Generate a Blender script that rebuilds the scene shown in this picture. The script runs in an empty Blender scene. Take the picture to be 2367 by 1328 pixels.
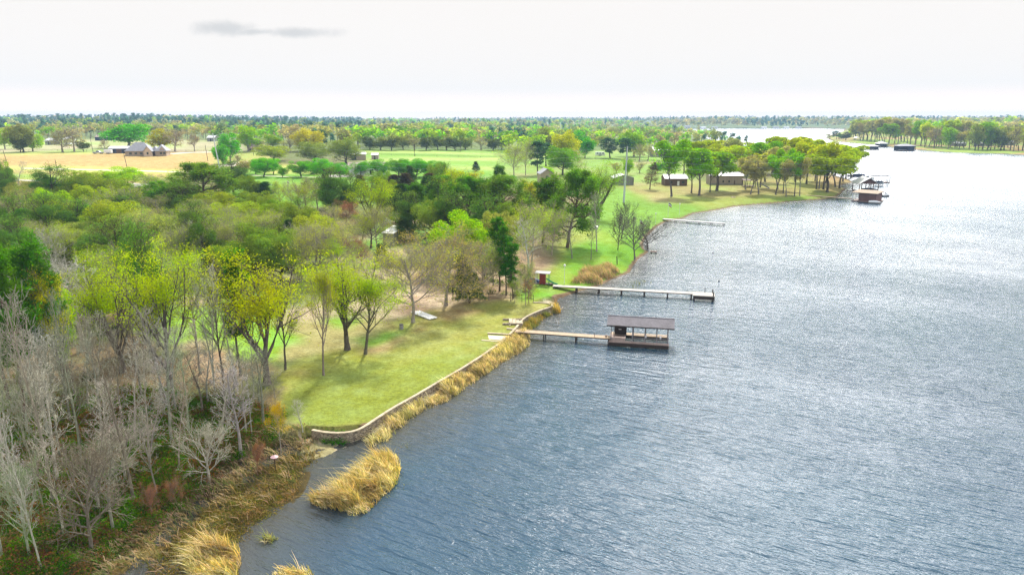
import bpy, math, random
import numpy as np

# ---------------------------------------------------------------- camera, sky, sun
CAMH = 32.0; FP = 1578.0; CX = 1183.5; CY = 664.0
PITCH = math.atan((CY - 275.0) / FP)
SN, CS = math.sin(PITCH), math.cos(PITCH)
S = bpy.context.scene
cam_data = bpy.data.cameras.new("camera"); cam = bpy.data.objects.new("camera", cam_data)
S.collection.objects.link(cam)
cam.location = (0, 0, CAMH); cam.rotation_euler = (math.pi / 2 - PITCH, 0, 0)
cam_data.sensor_width = 36; cam_data.lens = 36 * FP / 2367; cam_data.clip_start = 0.5; cam_data.clip_end = 60000
S.camera = cam
SUN_AZ, SUN_EL = math.radians(8), math.radians(47)
world = bpy.data.worlds.new("World"); S.world = world; world.use_nodes = True
S.view_settings.view_transform = 'Standard'; S.view_settings.look = 'None'
S.view_settings.exposure = 0.33; S.view_settings.gamma = 1.0; S.view_settings.use_curve_mapping = False
DENOISE = True; S.cycles.denoising_prefilter = 'NONE'
S.cycles.max_bounces = 6; S.cycles.diffuse_bounces = 3; S.cycles.glossy_bounces = 3
S.cycles.transmission_bounces = 4; S.cycles.transparent_max_bounces = 4; S.cycles.volume_bounces = 0
S.cycles.use_denoising = DENOISE; S.cycles.use_adaptive_sampling = False
S.cycles.sample_clamp_indirect = 4.0; S.cycles.sample_clamp_direct = 5.0; S.cycles.caustics_reflective = False; S.cycles.caustics_refractive = False

class NT:
    """tiny helper for node trees"""
    def __init__(s, tree): s.t = tree; tree.nodes.clear()
    def n(s, typ, ins=None, **kw):
        nd = s.t.nodes.new(typ)
        for k, v in kw.items(): setattr(nd, k, v)
        for k, v in (ins or {}).items():
            sock = nd.inputs[k]
            if isinstance(v, bpy.types.NodeSocket): s.t.links.new(v, sock)
            elif isinstance(v, bpy.types.Node): s.t.links.new(v.outputs[0], sock)
            else: sock.default_value = v
        return nd
    def m(s, op, a, b=0.0, c=0.0, clamp=False):
        return s.n('ShaderNodeMath', {0: a, 1: b, 2: c}, operation=op, use_clamp=clamp).outputs[0]
    def mr(s, v, a, b, c=0.0, d=1.0, smooth=False):
        return s.n('ShaderNodeMapRange', {'Value': v, 'From Min': a, 'From Max': b, 'To Min': c, 'To Max': d},
                   interpolation_type='SMOOTHSTEP' if smooth else 'LINEAR').outputs[0]
    def mix(s, f, a, b, blend='MIX'):
        nd = s.t.nodes.new('ShaderNodeMix'); nd.data_type = 'RGBA'; nd.blend_type = blend
        for i, v in ((0, f), (6, a), (7, b)):
            if isinstance(v, bpy.types.NodeSocket): s.t.links.new(v, nd.inputs[i])
            elif i == 0: nd.inputs[i].default_value = v
            else: nd.inputs[i].default_value = (*v[:3], 1)
        return nd.outputs[2]
    def noise(s, vec, scale, detail=3.0, rough=0.55, **kw):
        ins = {'Scale': scale, 'Detail': detail, 'Roughness': rough}
        if vec is not None: ins['Vector'] = vec
        return s.n('ShaderNodeTexNoise', ins, **kw).outputs[0]

w = NT(world.node_tree); HORC = (1.22, 0.93, 0.80)
gen = w.n('ShaderNodeTexCoord').outputs['Generated']
sep = w.n('ShaderNodeSeparateXYZ', {0: gen})
sky = w.n('ShaderNodeTexSky', sky_type='NISHITA', sun_disc=False, sun_elevation=SUN_EL, sun_rotation=SUN_AZ,
          altitude=100.0, air_density=1.0, dust_density=1.5, ozone_density=1.2)
bsky = w.n('ShaderNodeBackground', {'Color': sky.outputs[0], 'Strength': 0.12})
zc = w.m('MAXIMUM', sep.outputs[2], 0.03)
skyv = w.n('ShaderNodeCombineXYZ', {0: w.m('DIVIDE', sep.outputs[0], w.m('ADD', zc, 0.15)), 1: w.m('DIVIDE', sep.outputs[1], w.m('ADD', zc, 0.15))})
cn = w.noise(skyv.outputs[0], 0.9, 5.0, 0.6)
cl_up = w.mr(cn, 0.40, 0.60, 0.0, 1.0, True)
low = w.mr(sep.outputs[2], 0.24, 0.42, 1.0, 0.0, True)
fac = w.m('MAXIMUM', low, cl_up)
ccol = w.mix(w.mr(w.noise(skyv.outputs[0], 2.0, 4.0), 0.35, 0.65), (2.15, 2.15, 2.17), (1.28, 1.32, 1.4))
# the one small grey cloud low over the woods on the left
hx = w.m('DIVIDE', sep.outputs[0], w.m('MAXIMUM', sep.outputs[1], 0.05)); hz = w.m('DIVIDE', sep.outputs[2], w.m('MAXIMUM', sep.outputs[1], 0.05))
nz = w.noise(gen, 22.0, 5.0, 0.6)
def puff(ax, ez, wx, wz):
    e = w.m('SQRT', w.m('ADD', w.m('POWER', w.m('ABSOLUTE', w.m('DIVIDE', w.m('SUBTRACT', hx, ax), wx)), 2.0), w.m('POWER', w.m('ABSOLUTE', w.m('DIVIDE', w.m('SUBTRACT', hz, ez), wz)), 2.0)))
    e = w.m('ADD', e, w.m('MULTIPLY', w.m('SUBTRACT', nz, 0.5), 1.7))
    return w.mr(e, 0.15, 1.15, 1.0, 0.0, True)
def sdir(px, py):
    v = (CY - py) / FP; h = (px - CX) / FP
    y = CS + SN * v; z = -SN + CS * v
    return h / y, z / y
pa = sdir(520, 66); pb = sdir(670, 76)
pc = sdir(600, 74)
pf = w.m('MAXIMUM', w.m('MAXIMUM', puff(pa[0], pa[1], 0.058, 0.012), puff(pb[0], pb[1], 0.075, 0.009)), puff(pc[0], pc[1], 0.06, 0.007))
lowcol = w.mix(w.mr(w.noise(w.n('ShaderNodeMapping', {'Vector': gen, 'Scale': (2.0, 2.0, 9.0)}).outputs[0], 2.2, 5.0, 0.55), 0.35, 0.7), (0.785, 0.76, 0.74), (0.78, 0.755, 0.735))
lowcol = w.mix(w.mr(sep.outputs[2], 0.0, 0.045, 1.0, 0.0, True), lowcol, HORC)
sd_ = (math.sin(math.radians(27)), math.cos(math.radians(27)), 0)
side = w.n('ShaderNodeVectorMath', {0: gen, 1: sd_}, operation='DOT_PRODUCT').outputs['Value']
ccol = w.mix(1.0, ccol, w.n('ShaderNodeCombineXYZ', {i: w.mr(side, -0.4, 1.0, 0.72, 1.5) for i in range(3)}).outputs[0], 'MULTIPLY')
ccol = w.mix(w.mr(sep.outputs[2], 0.165, 0.235, 1.0, 0.0, True), ccol, lowcol)
ccol = w.mix(w.m('MULTIPLY', pf, 0.75), ccol, (0.50, 0.51, 0.52))
# a bright gap low in the cloud, just above the picture on the lake side: its reflection is the sheen on the water
gl = w.n('ShaderNodeVectorMath', {0: gen, 1: (math.sin(math.radians(29)) * math.cos(math.radians(25)), math.cos(math.radians(29)) * math.cos(math.radians(25)), math.sin(math.radians(25)))}, operation='DOT_PRODUCT').outputs['Value']
gl = w.m('MULTIPLY', w.m('MULTIPLY', w.mr(gl, 0.945, 1.0, 0.0, 1.0, True), w.mr(cn, 0.3, 0.6, 0.5, 1.0)), w.mr(sep.outputs[2], 0.16, 0.25, 0.0, 1.0, True))
ccol = w.mix(gl, ccol, (14.0, 13.8, 13.5))
bcl = w.n('ShaderNodeBackground', {'Color': ccol, 'Strength': 1.0})
ms = w.n('ShaderNodeMixShader', {0: fac, 1: bsky, 2: bcl})
w.n('ShaderNodeOutputWorld', {0: ms})
sun_d = bpy.data.lights.new("sun", 'SUN'); sun = bpy.data.objects.new("sun", sun_d); S.collection.objects.link(sun)
sun_d.energy = 5.0; sun_d.angle = math.radians(4); sun_d.color = (1.0, 0.95, 0.86)
sun.rotation_euler = (math.pi / 2 - SUN_EL, 0, math.pi - SUN_AZ)

# ---------------------------------------------------------------- projection and noise
rng0 = np.random.default_rng(7)
def to_px(x, y, z):
    Z = z - CAMH; d = y * CS - Z * SN; d = np.where(d < 0.1, 0.1, d)
    return CX + FP * x / d, CY - FP * (y * SN + Z * CS) / d
def ray(px, py):
    v = (CY - py) / FP; h = (px - CX) / FP
    return h, CS + SN * v, -SN + CS * v
def P0(px, py, z=0.0):
    x, y, dz = ray(px, py); t = (z - CAMH) / dz
    return (x * t, y * t, z)
_T = np.random.default_rng(3).random((256, 256))
def vnoise(x, y):
    xi = np.floor(x).astype(int); yi = np.floor(y).astype(int); fx = x - xi; fy = y - yi
    fx = fx * fx * (3 - 2 * fx); fy = fy * fy * (3 - 2 * fy)
    a = _T[xi & 255, yi & 255]; b = _T[(xi + 1) & 255, yi & 255]; c = _T[xi & 255, (yi + 1) & 255]; d = _T[(xi + 1) & 255, (yi + 1) & 255]
    return (a * (1 - fx) + b * fx) * (1 - fy) + (c * (1 - fx) + d * fx) * fy
def fbm(x, y, o=4):
    s = 0; a = 0.5; t = 0
    for i in range(o): s = s + a * vnoise(x * 2 ** i + 17 * i, y * 2 ** i + 31 * i); t += a; a *= 0.55
    return s / t
def sstep(a, b, x):
    t = np.clip((x - a) / (b - a), 0, 1); return t * t * (3 - 2 * t)
def inpoly(x, y, poly):
    x = np.asarray(x, float); y = np.asarray(y, float)
    r = np.zeros(x.shape, bool); n = len(poly)
    for i in range(n):
        x1, y1 = poly[i]; x2, y2 = poly[(i + 1) % n]
        if y1 == y2: continue
        c = ((y1 > y) != (y2 > y)) & (x < (x2 - x1) * (y - y1) / (y2 - y1) + x1)
        r ^= c
    return r
def polydist(x, y, poly):
    d = np.full(x.shape, 1e9); n = len(poly)
    for i in range(n):
        x1, y1 = poly[i]; x2, y2 = poly[(i + 1) % n]
        dx, dy = x2 - x1, y2 - y1; L = dx * dx + dy * dy + 1e-9
        t = np.clip(((x - x1) * dx + (y - y1) * dy) / L, 0, 1)
        d = np.minimum(d, (x - x1 - t * dx) ** 2 + (y - y1 - t * dy) ** 2)
    return np.sqrt(d)

# ---------------------------------------------------------------- coast line (traced, laid on the water plane)
COAST = [(520,1345),(536,1300),(560,1262),(598,1224),(640,1195),(672,1168),(700,1140),(712,1112),(722,1085),(742,1060),(775,1042),(800,1033),
 (826,1018),(850,1003),(880,1000),(905,990),(935,970),(955,955),(985,935),(1035,912),(1075,885),(1120,850),(1165,822),(1200,800),(1222,783),(1228,764),
 (1232,748),(1262,730),(1290,719),(1296,708),(1282,698),(1290,689),(1310,682),(1340,673),(1372,664),(1395,656),(1412,646),(1437,637),(1457,629),(1463,616),(1477,597.5),(1500,582),
 (1489,575),(1487,560),(1500,542),(1519,524),(1540,512),(1582,504),(1601,494),(1655,485.5),(1700,477),(1747,472.5),(1849,464.5),(1906,460),
 (1935,454),(1948,444),(1957,436),(1939,430),(1955,425),(1972,421.5),(1962,415),(1945,410),(1925,404),(1915,396),(1890,384),(1850,366),(1770,345),(1660,325),(1585,312),(1548,303)]
FAR = [(1540,299),(1600,297.6),(1680,297),(1760,297.4),(1830,297),(1900,297.4),(1955,298.5)]
RIGHT = [(1948,304),(1925,311),(1908,318),(1925,326),(1960,330),(1984,331.7),(2030,335),(2053,338),(2075,344),(2119,346),(2160,350),(2197,352.5),(2280,354.5),(2367,358),(2800,368),(3500,385)]
WATER = [P0(a, b)[:2] for a, b in COAST + FAR + RIGHT] + [(3000, 300), (3000, -400), (-60, -400), (-34, 20)]
WALLPX = [(722,994.6),(742,999.5),(765,1002),(806,1002),(820,1000),(832,994.6),(857,977),(880,962),(908,943.5),(959.5,915.5),(1010.5,885),(1061.5,856),(1112.5,824),(1136,807),(1150,798),(1166,789)]
WALLPX2 = [(1177,774),(1192.5,758.6),(1207,739),(1219,731),(1247.5,718),(1276,709),(1279,705.5),(1275,702.5),(1267,701),(1250,700),(1233,699.6)]
LZ = 1.0
W1 = [P0(a, b, LZ)[:2] for a, b in WALLPX]; W2 = [P0(a, b, LZ)[:2] for a, b in WALLPX2]
# strip of low beach between wall and water
BEACH = W1 + W2 + [P0(a, b)[:2] for a, b in [(1268,694),(1300,704),(1330,715),(1300,760),(1250,800),(1180,850),(1060,930),(960,1010),(900,1060),(700,1060),(690,1010)]]
BEACH = W1 + [P0(1181,790,0.6)[:2]] + W2 + BEACH[len(W1) + len(W2):]

def height(x, y, sd):
    r = np.hypot(x, y)
    z = 1.0 * (1 - np.exp(-np.maximum(sd, 0) / 4.0)) - 0.02 + 8.5 * sstep(60, 520, sd) + 13 * sstep(900, 3600, sd)
    az = np.degrees(np.arctan2(x, y))
    z = z + 9 * np.exp(-((az + 27) / 9) ** 2) * sstep(1000, 1700, r) + 7 * sstep(1800, 3500, r) * sstep(5, 18, az)
    z = z + (fbm(x / 60, y / 60, 3) - 0.5) * 0.9 * sstep(10, 50, sd) + (fbm(x / 900 + 5, y / 900, 3) - 0.5) * 12 * sstep(900, 2500, sd)
    z = np.where(sd < 0, np.maximum(sd * 0.25, -1.6) - 0.02, z)
    # marsh: barely above the water, with puddles
    px, py = to_px(x, y, np.zeros_like(x))
    marsh = inpoly(px, py, [(200,1400),(330,1215),(430,1180),(520,1085),(640,1030),(715,1005),(770,1008),(870,1000),(960,1100),(760,1200),(600,1345)])
    mz = (fbm(x * 0.55, y * 0.55, 3) - 0.52) * 0.5 + np.clip(sd - 7, 0, 8) * 0.06
    z = np.where(marsh & (sd > 0), mz, z)
    MP = [P0(a, b)[:2] for a, b in [(200,1400),(330,1215),(430,1180),(520,1085),(640,1030),(715,1005),(770,1008)]]
    md = polydist(x, y, MP + MP[::-1]); zm = mz * 0 + 0.25
    z = np.where(~marsh & (sd > 0), np.minimum(z, .18 + md * .16), z)
    bi = inpoly(x, y, BEACH)
    z = np.where(bi & (sd > 0), np.minimum(z, 0.10 + 0.04 * sd + 0.1 * fbm(x, y, 2)), z)
    wd = np.minimum(polydist(x, y, [*W1, *W1[::-1]]), polydist(x, y, [*W2, *W2[::-1]]))
    lawn = ~bi & (sd > 0) & ~marsh
    z = np.where(lawn & (wd < 14), z * sstep(2, 14, wd) + LZ * (1 - sstep(2, 14, wd)), z)
    return z

AZ = np.radians(np.concatenate([np.arange(-80, -42, 1.0), np.arange(-42, 42.01, 0.12), np.arange(43, 81, 1.0)]))
RR = [10.0]
while RR[-1] < 16000:
    r = RR[-1]; RR.append(r * (1.02 if r < 40 else 1.0032 if r < 130 else 1.006 if r < 600 else 1.012 if r < 3000 else 1.05))
RR = np.array(RR)
GA, GR = np.meshgrid(AZ, RR)            # rows = range
GX, GY = GR * np.sin(GA), GR * np.cos(GA)
_in = inpoly(GX, GY, WATER); GSD = polydist(GX, GY, WATER) * np.where(_in, -1, 1)
GZ = height(GX, GY, GSD)
def gz(x, y):
    x = np.asarray(x, float); y = np.asarray(y, float)
    a = np.arctan2(x, y); r = np.hypot(x, y)
    ia = np.clip(np.interp(a, AZ, np.arange(len(AZ))), 0, len(AZ) - 1.001); ir = np.clip(np.interp(r, RR, np.arange(len(RR))), 0, len(RR) - 1.001)
    a0 = ia.astype(int); r0 = ir.astype(int); fa = ia - a0; fr = ir - r0
    return (GZ[r0, a0] * (1 - fa) + GZ[r0, a0 + 1] * fa) * (1 - fr) + (GZ[r0 + 1, a0] * (1 - fa) + GZ[r0 + 1, a0 + 1] * fa) * fr
def gsd(x, y):
    x = np.atleast_1d(np.asarray(x, float)); y = np.atleast_1d(np.asarray(y, float))
    return polydist(x, y, WATER) * np.where(inpoly(x, y, WATER), -1, 1)
_TS = np.exp(np.linspace(math.log(25), math.log(15000), 5000))
def P(px, py, dz=0.0):
    """where the line of sight first meets the ground"""
    x, y, z = ray(px, py); hl = math.hypot(x, y)
    X = x / hl * _TS; Y = y / hl * _TS; Z = CAMH + z / hl * _TS
    below = Z < np.maximum(gz(X, Y), 0)
    i = int(np.argmax(below)) if below.any() else len(_TS) - 1
    i = max(i, 1)
    return (float(X[i]), float(Y[i]), float(max(gz(X[i:i+1], Y[i:i+1])[0], 0)) + dz)
def z_at(x, y, py):
    v = (CY - py) / FP
    return CAMH + y * (v * CS - SN) / (CS + v * SN)
def mpp(x, y, z):   # metres per photo pixel at a point
    return (y * CS - (z - CAMH) * SN) / FP

# ---------------------------------------------------------------- mesh helpers
def tag(o, label=None, cat=None, group=None, kind=None):
    if label: o['label'] = label
    if cat: o['category'] = cat
    if group: o['group'] = group
    if kind: o['kind'] = kind
    return o
def mesh(name, V, F, mats=(), mi=None, col=None, smooth=False, attr=None):
    """V (n,3); F list of arrays of equal-width faces"""
    me = bpy.data.meshes.new(name); V = np.asarray(V, np.float32)
    Fs = [np.asarray(f, np.int32) for f in (F if isinstance(F, list) else [F]) if len(f)]
    me.vertices.add(len(V)); me.vertices.foreach_set('co', V.ravel())
    loops = np.concatenate([f.ravel() for f in Fs]); tot = np.concatenate([np.full(len(f), f.shape[1], np.int32) for f in Fs])
    me.loops.add(len(loops)); me.loops.foreach_set('vertex_index', loops)
    me.polygons.add(len(tot)); me.polygons.foreach_set('loop_start', np.concatenate([[0], np.cumsum(tot)[:-1]]).astype(np.int32)); me.polygons.foreach_set('loop_total', tot)
    for m_ in mats: me.materials.append(m_)
    if mi is not None: me.polygons.foreach_set('material_index', np.asarray(mi, np.int32))
    me.polygons.foreach_set('use_smooth', np.full(len(tot), bool(smooth)))
    if col is not None:
        a = me.color_attributes.new('Col', 'FLOAT_COLOR', 'POINT'); c = np.ones((len(V), 4), np.float32); c[:, :3] = col
        a.data.foreach_set('color', c.ravel())
    for k, v in (attr or {}).items():
        a = me.attributes.new(k, 'FLOAT', 'POINT'); a.data.foreach_set('value', np.asarray(v, np.float32))
    me.update(); me.validate(); return me
def link(o, parent=None):
    S.collection.objects.link(o)
    if parent is not None: o.parent = parent
    return o
def obj(name, me, parent=None, loc=None):
    o = bpy.data.objects.new(name, me)
    if loc is not None: o.location = loc
    return link(o, parent)
def thing(name, label, cat, loc=(0, 0, 0), rz=0.0, group=None, scale=None):
    o = bpy.data.objects.new(name, None); o.empty_display_size = 0.3; o.location = loc; o.rotation_euler = (0, 0, rz)
    if scale: o.scale = scale
    link(o); return tag(o, label, cat, group)

class MB:
    def __init__(s): s.V = []; s.F = {3: [], 4: [], 5: [], 6: []}; s.n = 0
    def add(s, vs, fs):
        s.V.extend(vs)
        for f in fs: s.F.setdefault(len(f), []).append([i + s.n for i in f])
        s.n += len(vs); return s
    def hexa(s, p): return s.add(p, [(3,2,1,0),(4,5,6,7),(0,1,5,4),(1,2,6,5),(2,3,7,6),(3,0,4,7)])
    def box(s, x0, y0, z0, x1, y1, z1):
        return s.hexa([(x0,y0,z0),(x1,y0,z0),(x1,y1,z0),(x0,y1,z0),(x0,y0,z1),(x1,y0,z1),(x1,y1,z1),(x0,y1,z1)])
    def tube(s, a, b, r0, r1=None, k=8):
        r1 = r0 if r1 is None else r1; a = np.array(a, float); b = np.array(b, float); d = b - a; d /= np.linalg.norm(d) + 1e-9
        u = np.cross(d, (0, 0, 1) if abs(d[2]) < 0.9 else (1, 0, 0)); u /= np.linalg.norm(u); v = np.cross(d, u)
        vs = [tuple(a + r0 * (math.cos(t) * u + math.sin(t) * v)) for t in np.arange(k) * 2 * math.pi / k] + [tuple(b + r1 * (math.cos(t) * u + math.sin(t) * v)) for t in np.arange(k) * 2 * math.pi / k]
        return s.add(vs, [(i, (i + 1) % k, k + (i + 1) % k, k + i) for i in range(k)] + [tuple(range(k))[::-1], tuple(range(k, 2 * k))])
    def beam(s, a, b, w, h):
        a = np.array(a, float); b = np.array(b, float); d = b - a; d /= np.linalg.norm(d)
        u = np.cross(d, (0, 0, 1)) if abs(d[2]) < 0.95 else np.array((1.0, 0, 0)); u /= np.linalg.norm(u); v = np.cross(u, d)
        q = lambda c, i, j: tuple(c + u * i * w / 2 + v * j * h / 2)
        return s.hexa([q(a,-1,-1),q(a,1,-1),q(b,1,-1),q(b,-1,-1),q(a,-1,1),q(a,1,1),q(b,1,1),q(b,-1,1)])
    def slab(s, pts, t):   # polygon thickened downwards
        n = len(pts); vs = [tuple(p) for p in pts] + [(p[0], p[1], p[2] - t) for p in pts]
        return s.add(vs, [tuple(range(n)), tuple(range(n, 2 * n))[::-1]] + [(i, n + i, n + (i + 1) % n, (i + 1) % n) for i in range(n)])
    def dome(s, c, r, hz, k=10, m=4):
        vs = []; 
        for j in range(m):
            a = j / m * math.pi / 2
            vs += [(c[0] + r * math.cos(a) * math.cos(t), c[1] + r * math.cos(a) * math.sin(t), c[2] + hz * math.sin(a)) for t in np.arange(k) * 2 * math.pi / k]
        vs.append((c[0], c[1], c[2] + hz)); fs = []
        for j in range(m - 1): fs += [(j*k+i, j*k+(i+1)%k, (j+1)*k+(i+1)%k, (j+1)*k+i) for i in range(k)]
        fs += [((m-1)*k+i, (m-1)*k+(i+1)%k, m*k) for i in range(k)] + [tuple(range(k))[::-1]]
        return s.add(vs, fs)
    def build(s, name, mat, parent=None, label=None, smooth=False):
        me = mesh(name, np.array(s.V), [np.array(f) for f in s.F.values() if f], [mat], smooth=smooth)
        o = obj(name, me, parent)
        if label: o['label'] = label
        return o

# ---------------------------------------------------------------- materials
def material(name):
    m_ = bpy.data.materials.new(name); m_.use_nodes = True; return m_, NT(m_.node_tree)
def surf(name, color, rough=0.7, var=0.18, scale=3.0, metal=0.0, bump=0.0, bscale=8.0, dirt=None, stripes=None, spec=0.35, map3=(1, 1, 1)):
    """painted / wooden / metal surface with wear; stripes=(axis, width, darkness) gives boards or metal ribs"""
    m_, t = material(name); tc = t.n('ShaderNodeTexCoord').outputs['Object']
    mp = t.n('ShaderNodeMapping', {'Vector': tc, 'Scale': map3}).outputs[0]
    n1 = t.noise(mp, scale, 5.0, 0.6); n2 = t.noise(tc, scale * 0.18, 2.0)
    c = t.mix(t.mr(n1, 0.3, 0.7), [v * (1 - var) for v in color], [min(1, v * (1 + var)) for v in color])
    c = t.mix(t.mr(n2, 0.45, 0.8, 0, 0.7), c, dirt or [v * 0.72 for v in color])
    hgt = n1
    if stripes:
        ax, wd, dk = stripes; sx = t.n('ShaderNodeSeparateXYZ', {0: tc}).outputs[ax]
        q = t.m('DIVIDE', sx, wd); fr = t.m('FRACT', q)
        gap = t.mr(t.m('ABSOLUTE', t.m('SUBTRACT', fr, 0.5)), 0.42, 0.5)
        wn = t.n('ShaderNodeTexWhiteNoise', {'W': t.m('FLOOR', q)}, noise_dimensions='1D').outputs[0]
        c = t.mix(t.mr(wn, 0, 1, 0.0, 0.35), c, [v * 0.6 for v in color]); c = t.mix(t.m('MULTIPLY', gap, dk), c, [v * 0.15 for v in color])
        hgt = t.m('SUBTRACT', t.m('MULTIPLY', n1, 0.3), gap)
    ins = {'Base Color': c, 'Roughness': rough, 'Metallic': metal, 'Specular IOR Level': spec}
    if bump: ins['Normal'] = t.n('ShaderNodeBump', {'Strength': bump, 'Distance': 0.05, 'Height': hgt}).outputs[0]
    t.n('ShaderNodeOutputMaterial', {0: t.n('ShaderNodeBsdfPrincipled', ins)}); return m_
M = {}
M['plank'] = surf('weathered planks', (0.42, 0.31, 0.20), 0.8, 0.2, 5, bump=0.4, stripes=(0, 0.15, 0.6))
M['pier_white'] = surf('worn white pier', (0.55, 0.54, 0.51), 0.7, 0.2, 3, stripes=(0, 0.2, 0.4))
M['plank_pale'] = surf('pale planks', (0.44, 0.40, 0.35), 0.8, 0.2, 5, bump=0.4, stripes=(0, 0.15, 0.5))
M['plank_red'] = surf('red brown deck', (0.29, 0.205, 0.17), 0.7, 0.2, 5, bump=0.4, stripes=(0, 0.15, 0.5))
M['wood_dark'] = surf('dark wet and shaded wood', (0.05, 0.035, 0.028), 0.8, 0.3, 6)
M['wood_brown'] = surf('brown boards', (0.20, 0.12, 0.085), 0.75, 0.2, 4, stripes=(0, 0.3, 0.4))
M['post'] = surf('painted steel post', (0.30, 0.28, 0.29), 0.6, 0.15, 6)
M['white'] = surf('white paint', (0.80, 0.80, 0.78), 0.5, 0.06, 4)
M['white_metal'] = surf('white ribbed metal', (0.62, 0.62, 0.62), 0.45, 0.05, 2, stripes=(0, 0.6, 0.25))
M['tan_wall'] = surf('tan metal siding', (0.36, 0.29, 0.23), 0.65, 0.1, 2, stripes=(0, 0.6, 0.2))
M['grey_wall'] = surf('grey metal siding', (0.25, 0.25, 0.235), 0.6, 0.1, 2, stripes=(0, 0.5, 0.25))
M['brown_wall'] = surf('dark brown siding', (0.14, 0.085, 0.06), 0.75, 0.15, 2, stripes=(2, 0.3, 0.3))
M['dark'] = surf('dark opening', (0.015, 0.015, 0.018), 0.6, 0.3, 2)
M['glass'] = surf('window glass', (0.03, 0.04, 0.05), 0.08, 0.2, 2, spec=0.8)
M['blue'] = surf('blue vinyl', (0.015, 0.05, 0.17), 0.4, 0.2, 4)
M['navy'] = surf('navy boat cover', (0.02, 0.035, 0.08), 0.6, 0.25, 4)
M['red'] = surf('faded red paint', (0.25, 0.035, 0.03), 0.6, 0.15, 4)
M['maroon'] = surf('maroon siding', (0.20, 0.10, 0.085), 0.65, 0.15, 2.5, stripes=(0, 0.9, 0.35))
M['green'] = surf('green plastic slide', (0.02, 0.30, 0.12), 0.35, 0.1, 3)
M['concrete'] = surf('pale concrete', (0.55, 0.50, 0.43), 0.85, 0.15, 5, bump=0.3)
M['pole'] = surf('galvanised pole', (0.48, 0.51, 0.54), 0.45, 0.08, 1.5, metal=0.0)
M['woodpole'] = surf('creosoted pole', (0.09, 0.065, 0.05), 0.85, 0.25, 4, map3=(1, 1, 0.1))
M['wire'] = surf('aluminium wire', (0.45, 0.47, 0.48), 0.5, 0.05, 1)
M['silver'] = surf('silver paint', (0.42, 0.43, 0.43), 0.3, 0.08, 3, metal=0.3)
M['tyre'] = surf('black rubber', (0.02, 0.02, 0.02), 0.8, 0.2, 5)
M['pink'] = surf('pale pink plastic', (0.50, 0.33, 0.35), 0.5, 0.12, 8)
M['skin'] = surf('skin', (0.35, 0.2, 0.14), 0.6, 0.05, 3)
M['cloth'] = surf('dark cloth', (0.03, 0.035, 0.05), 0.85, 0.2, 8)
M['lawnchair'] = surf('weathered timber', (0.3, 0.22, 0.15), 0.8, 0.2, 6)
def roofmat(name, c1, c2, row=0.16):
    m_, t = material(name); tc = t.n('ShaderNodeTexCoord').outputs['Object']
    br = t.n('ShaderNodeTexBrick', {'Vector': tc, 'Scale': 1.0, 'Color1': (*c1, 1), 'Color2': (*c2, 1), 'Mortar': (*[v * 0.45 for v in c1], 1), 'Mortar Size': 0.012, 'Brick Width': 0.3, 'Row Height': row, 'Bias': 0.0})
    n = t.noise(tc, 9.0, 4.0, 0.7); n2 = t.noise(tc, 0.8, 2.0)
    c = t.mix(t.mr(n, 0.35, 0.65, 0, 0.6), br.outputs[0], c2); c = t.mix(t.mr(n2, 0.4, 0.7, 0, 0.35), c, [v * 0.6 for v in c1])
    bp = t.n('ShaderNodeBump', {'Strength': 0.5, 'Distance': 0.02, 'Height': br.outputs[1]})
    t.n('ShaderNodeOutputMaterial', {0: t.n('ShaderNodeBsdfPrincipled', {'Base Color': c, 'Roughness': 0.85, 'Normal': bp.outputs[0]})}); return m_
M['shingle'] = roofmat('brown grey shingles', (0.15, 0.14, 0.15), (0.23, 0.21, 0.225))
M['shingle_grey'] = roofmat('grey shingles', (0.30, 0.30, 0.33), (0.38, 0.38, 0.40))
M['shingle_pink'] = roofmat('faded brown shingles', (0.30, 0.22, 0.19), (0.36, 0.28, 0.25))
M['brick'] = roofmat('buff brick', (0.50, 0.38, 0.27), (0.58, 0.46, 0.34), 0.08)
def stonemat():
    m_, t = material('stacked stone'); tc = t.n('ShaderNodeTexCoord').outputs['Object']
    mp = t.n('ShaderNodeMapping', {'Vector': tc, 'Scale': (1, 1, 2.2)}).outputs[0]
    v = t.n('ShaderNodeTexVoronoi', {'Vector': mp, 'Scale': 2.6}); e = t.n('ShaderNodeTexVoronoi', {'Vector': mp, 'Scale': 2.6}, feature='DISTANCE_TO_EDGE')
    g = t.n('ShaderNodeSeparateColor', {0: v.outputs['Color']}).outputs[0]
    c = t.mix(g, (0.26, 0.20, 0.13), (0.52, 0.44, 0.32)); c = t.mix(t.mr(t.noise(tc, 5.0, 4.0), 0.4, 0.7, 0, 0.5), c, (0.20, 0.17, 0.12))
    c = t.mix(t.mr(e.outputs['Distance'], 0.0, 0.09, 1.0, 0.0), c, (0.05, 0.04, 0.03))
    bp = t.n('ShaderNodeBump', {'Strength': 0.8, 'Distance': 0.06, 'Height': t.mr(e.outputs['Distance'], 0.0, 0.12)})
    t.n('ShaderNodeOutputMaterial', {0: t.n('ShaderNodeBsdfPrincipled', {'Base Color': c, 'Roughness': 0.9, 'Normal': bp.outputs[0]})}); return m_
M['stone'] = stonemat()
M['cap'] = surf('limestone cap', (0.44, 0.37, 0.25), 0.85, 0.35, 2.2, bump=0.4, bscale=5)

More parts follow.
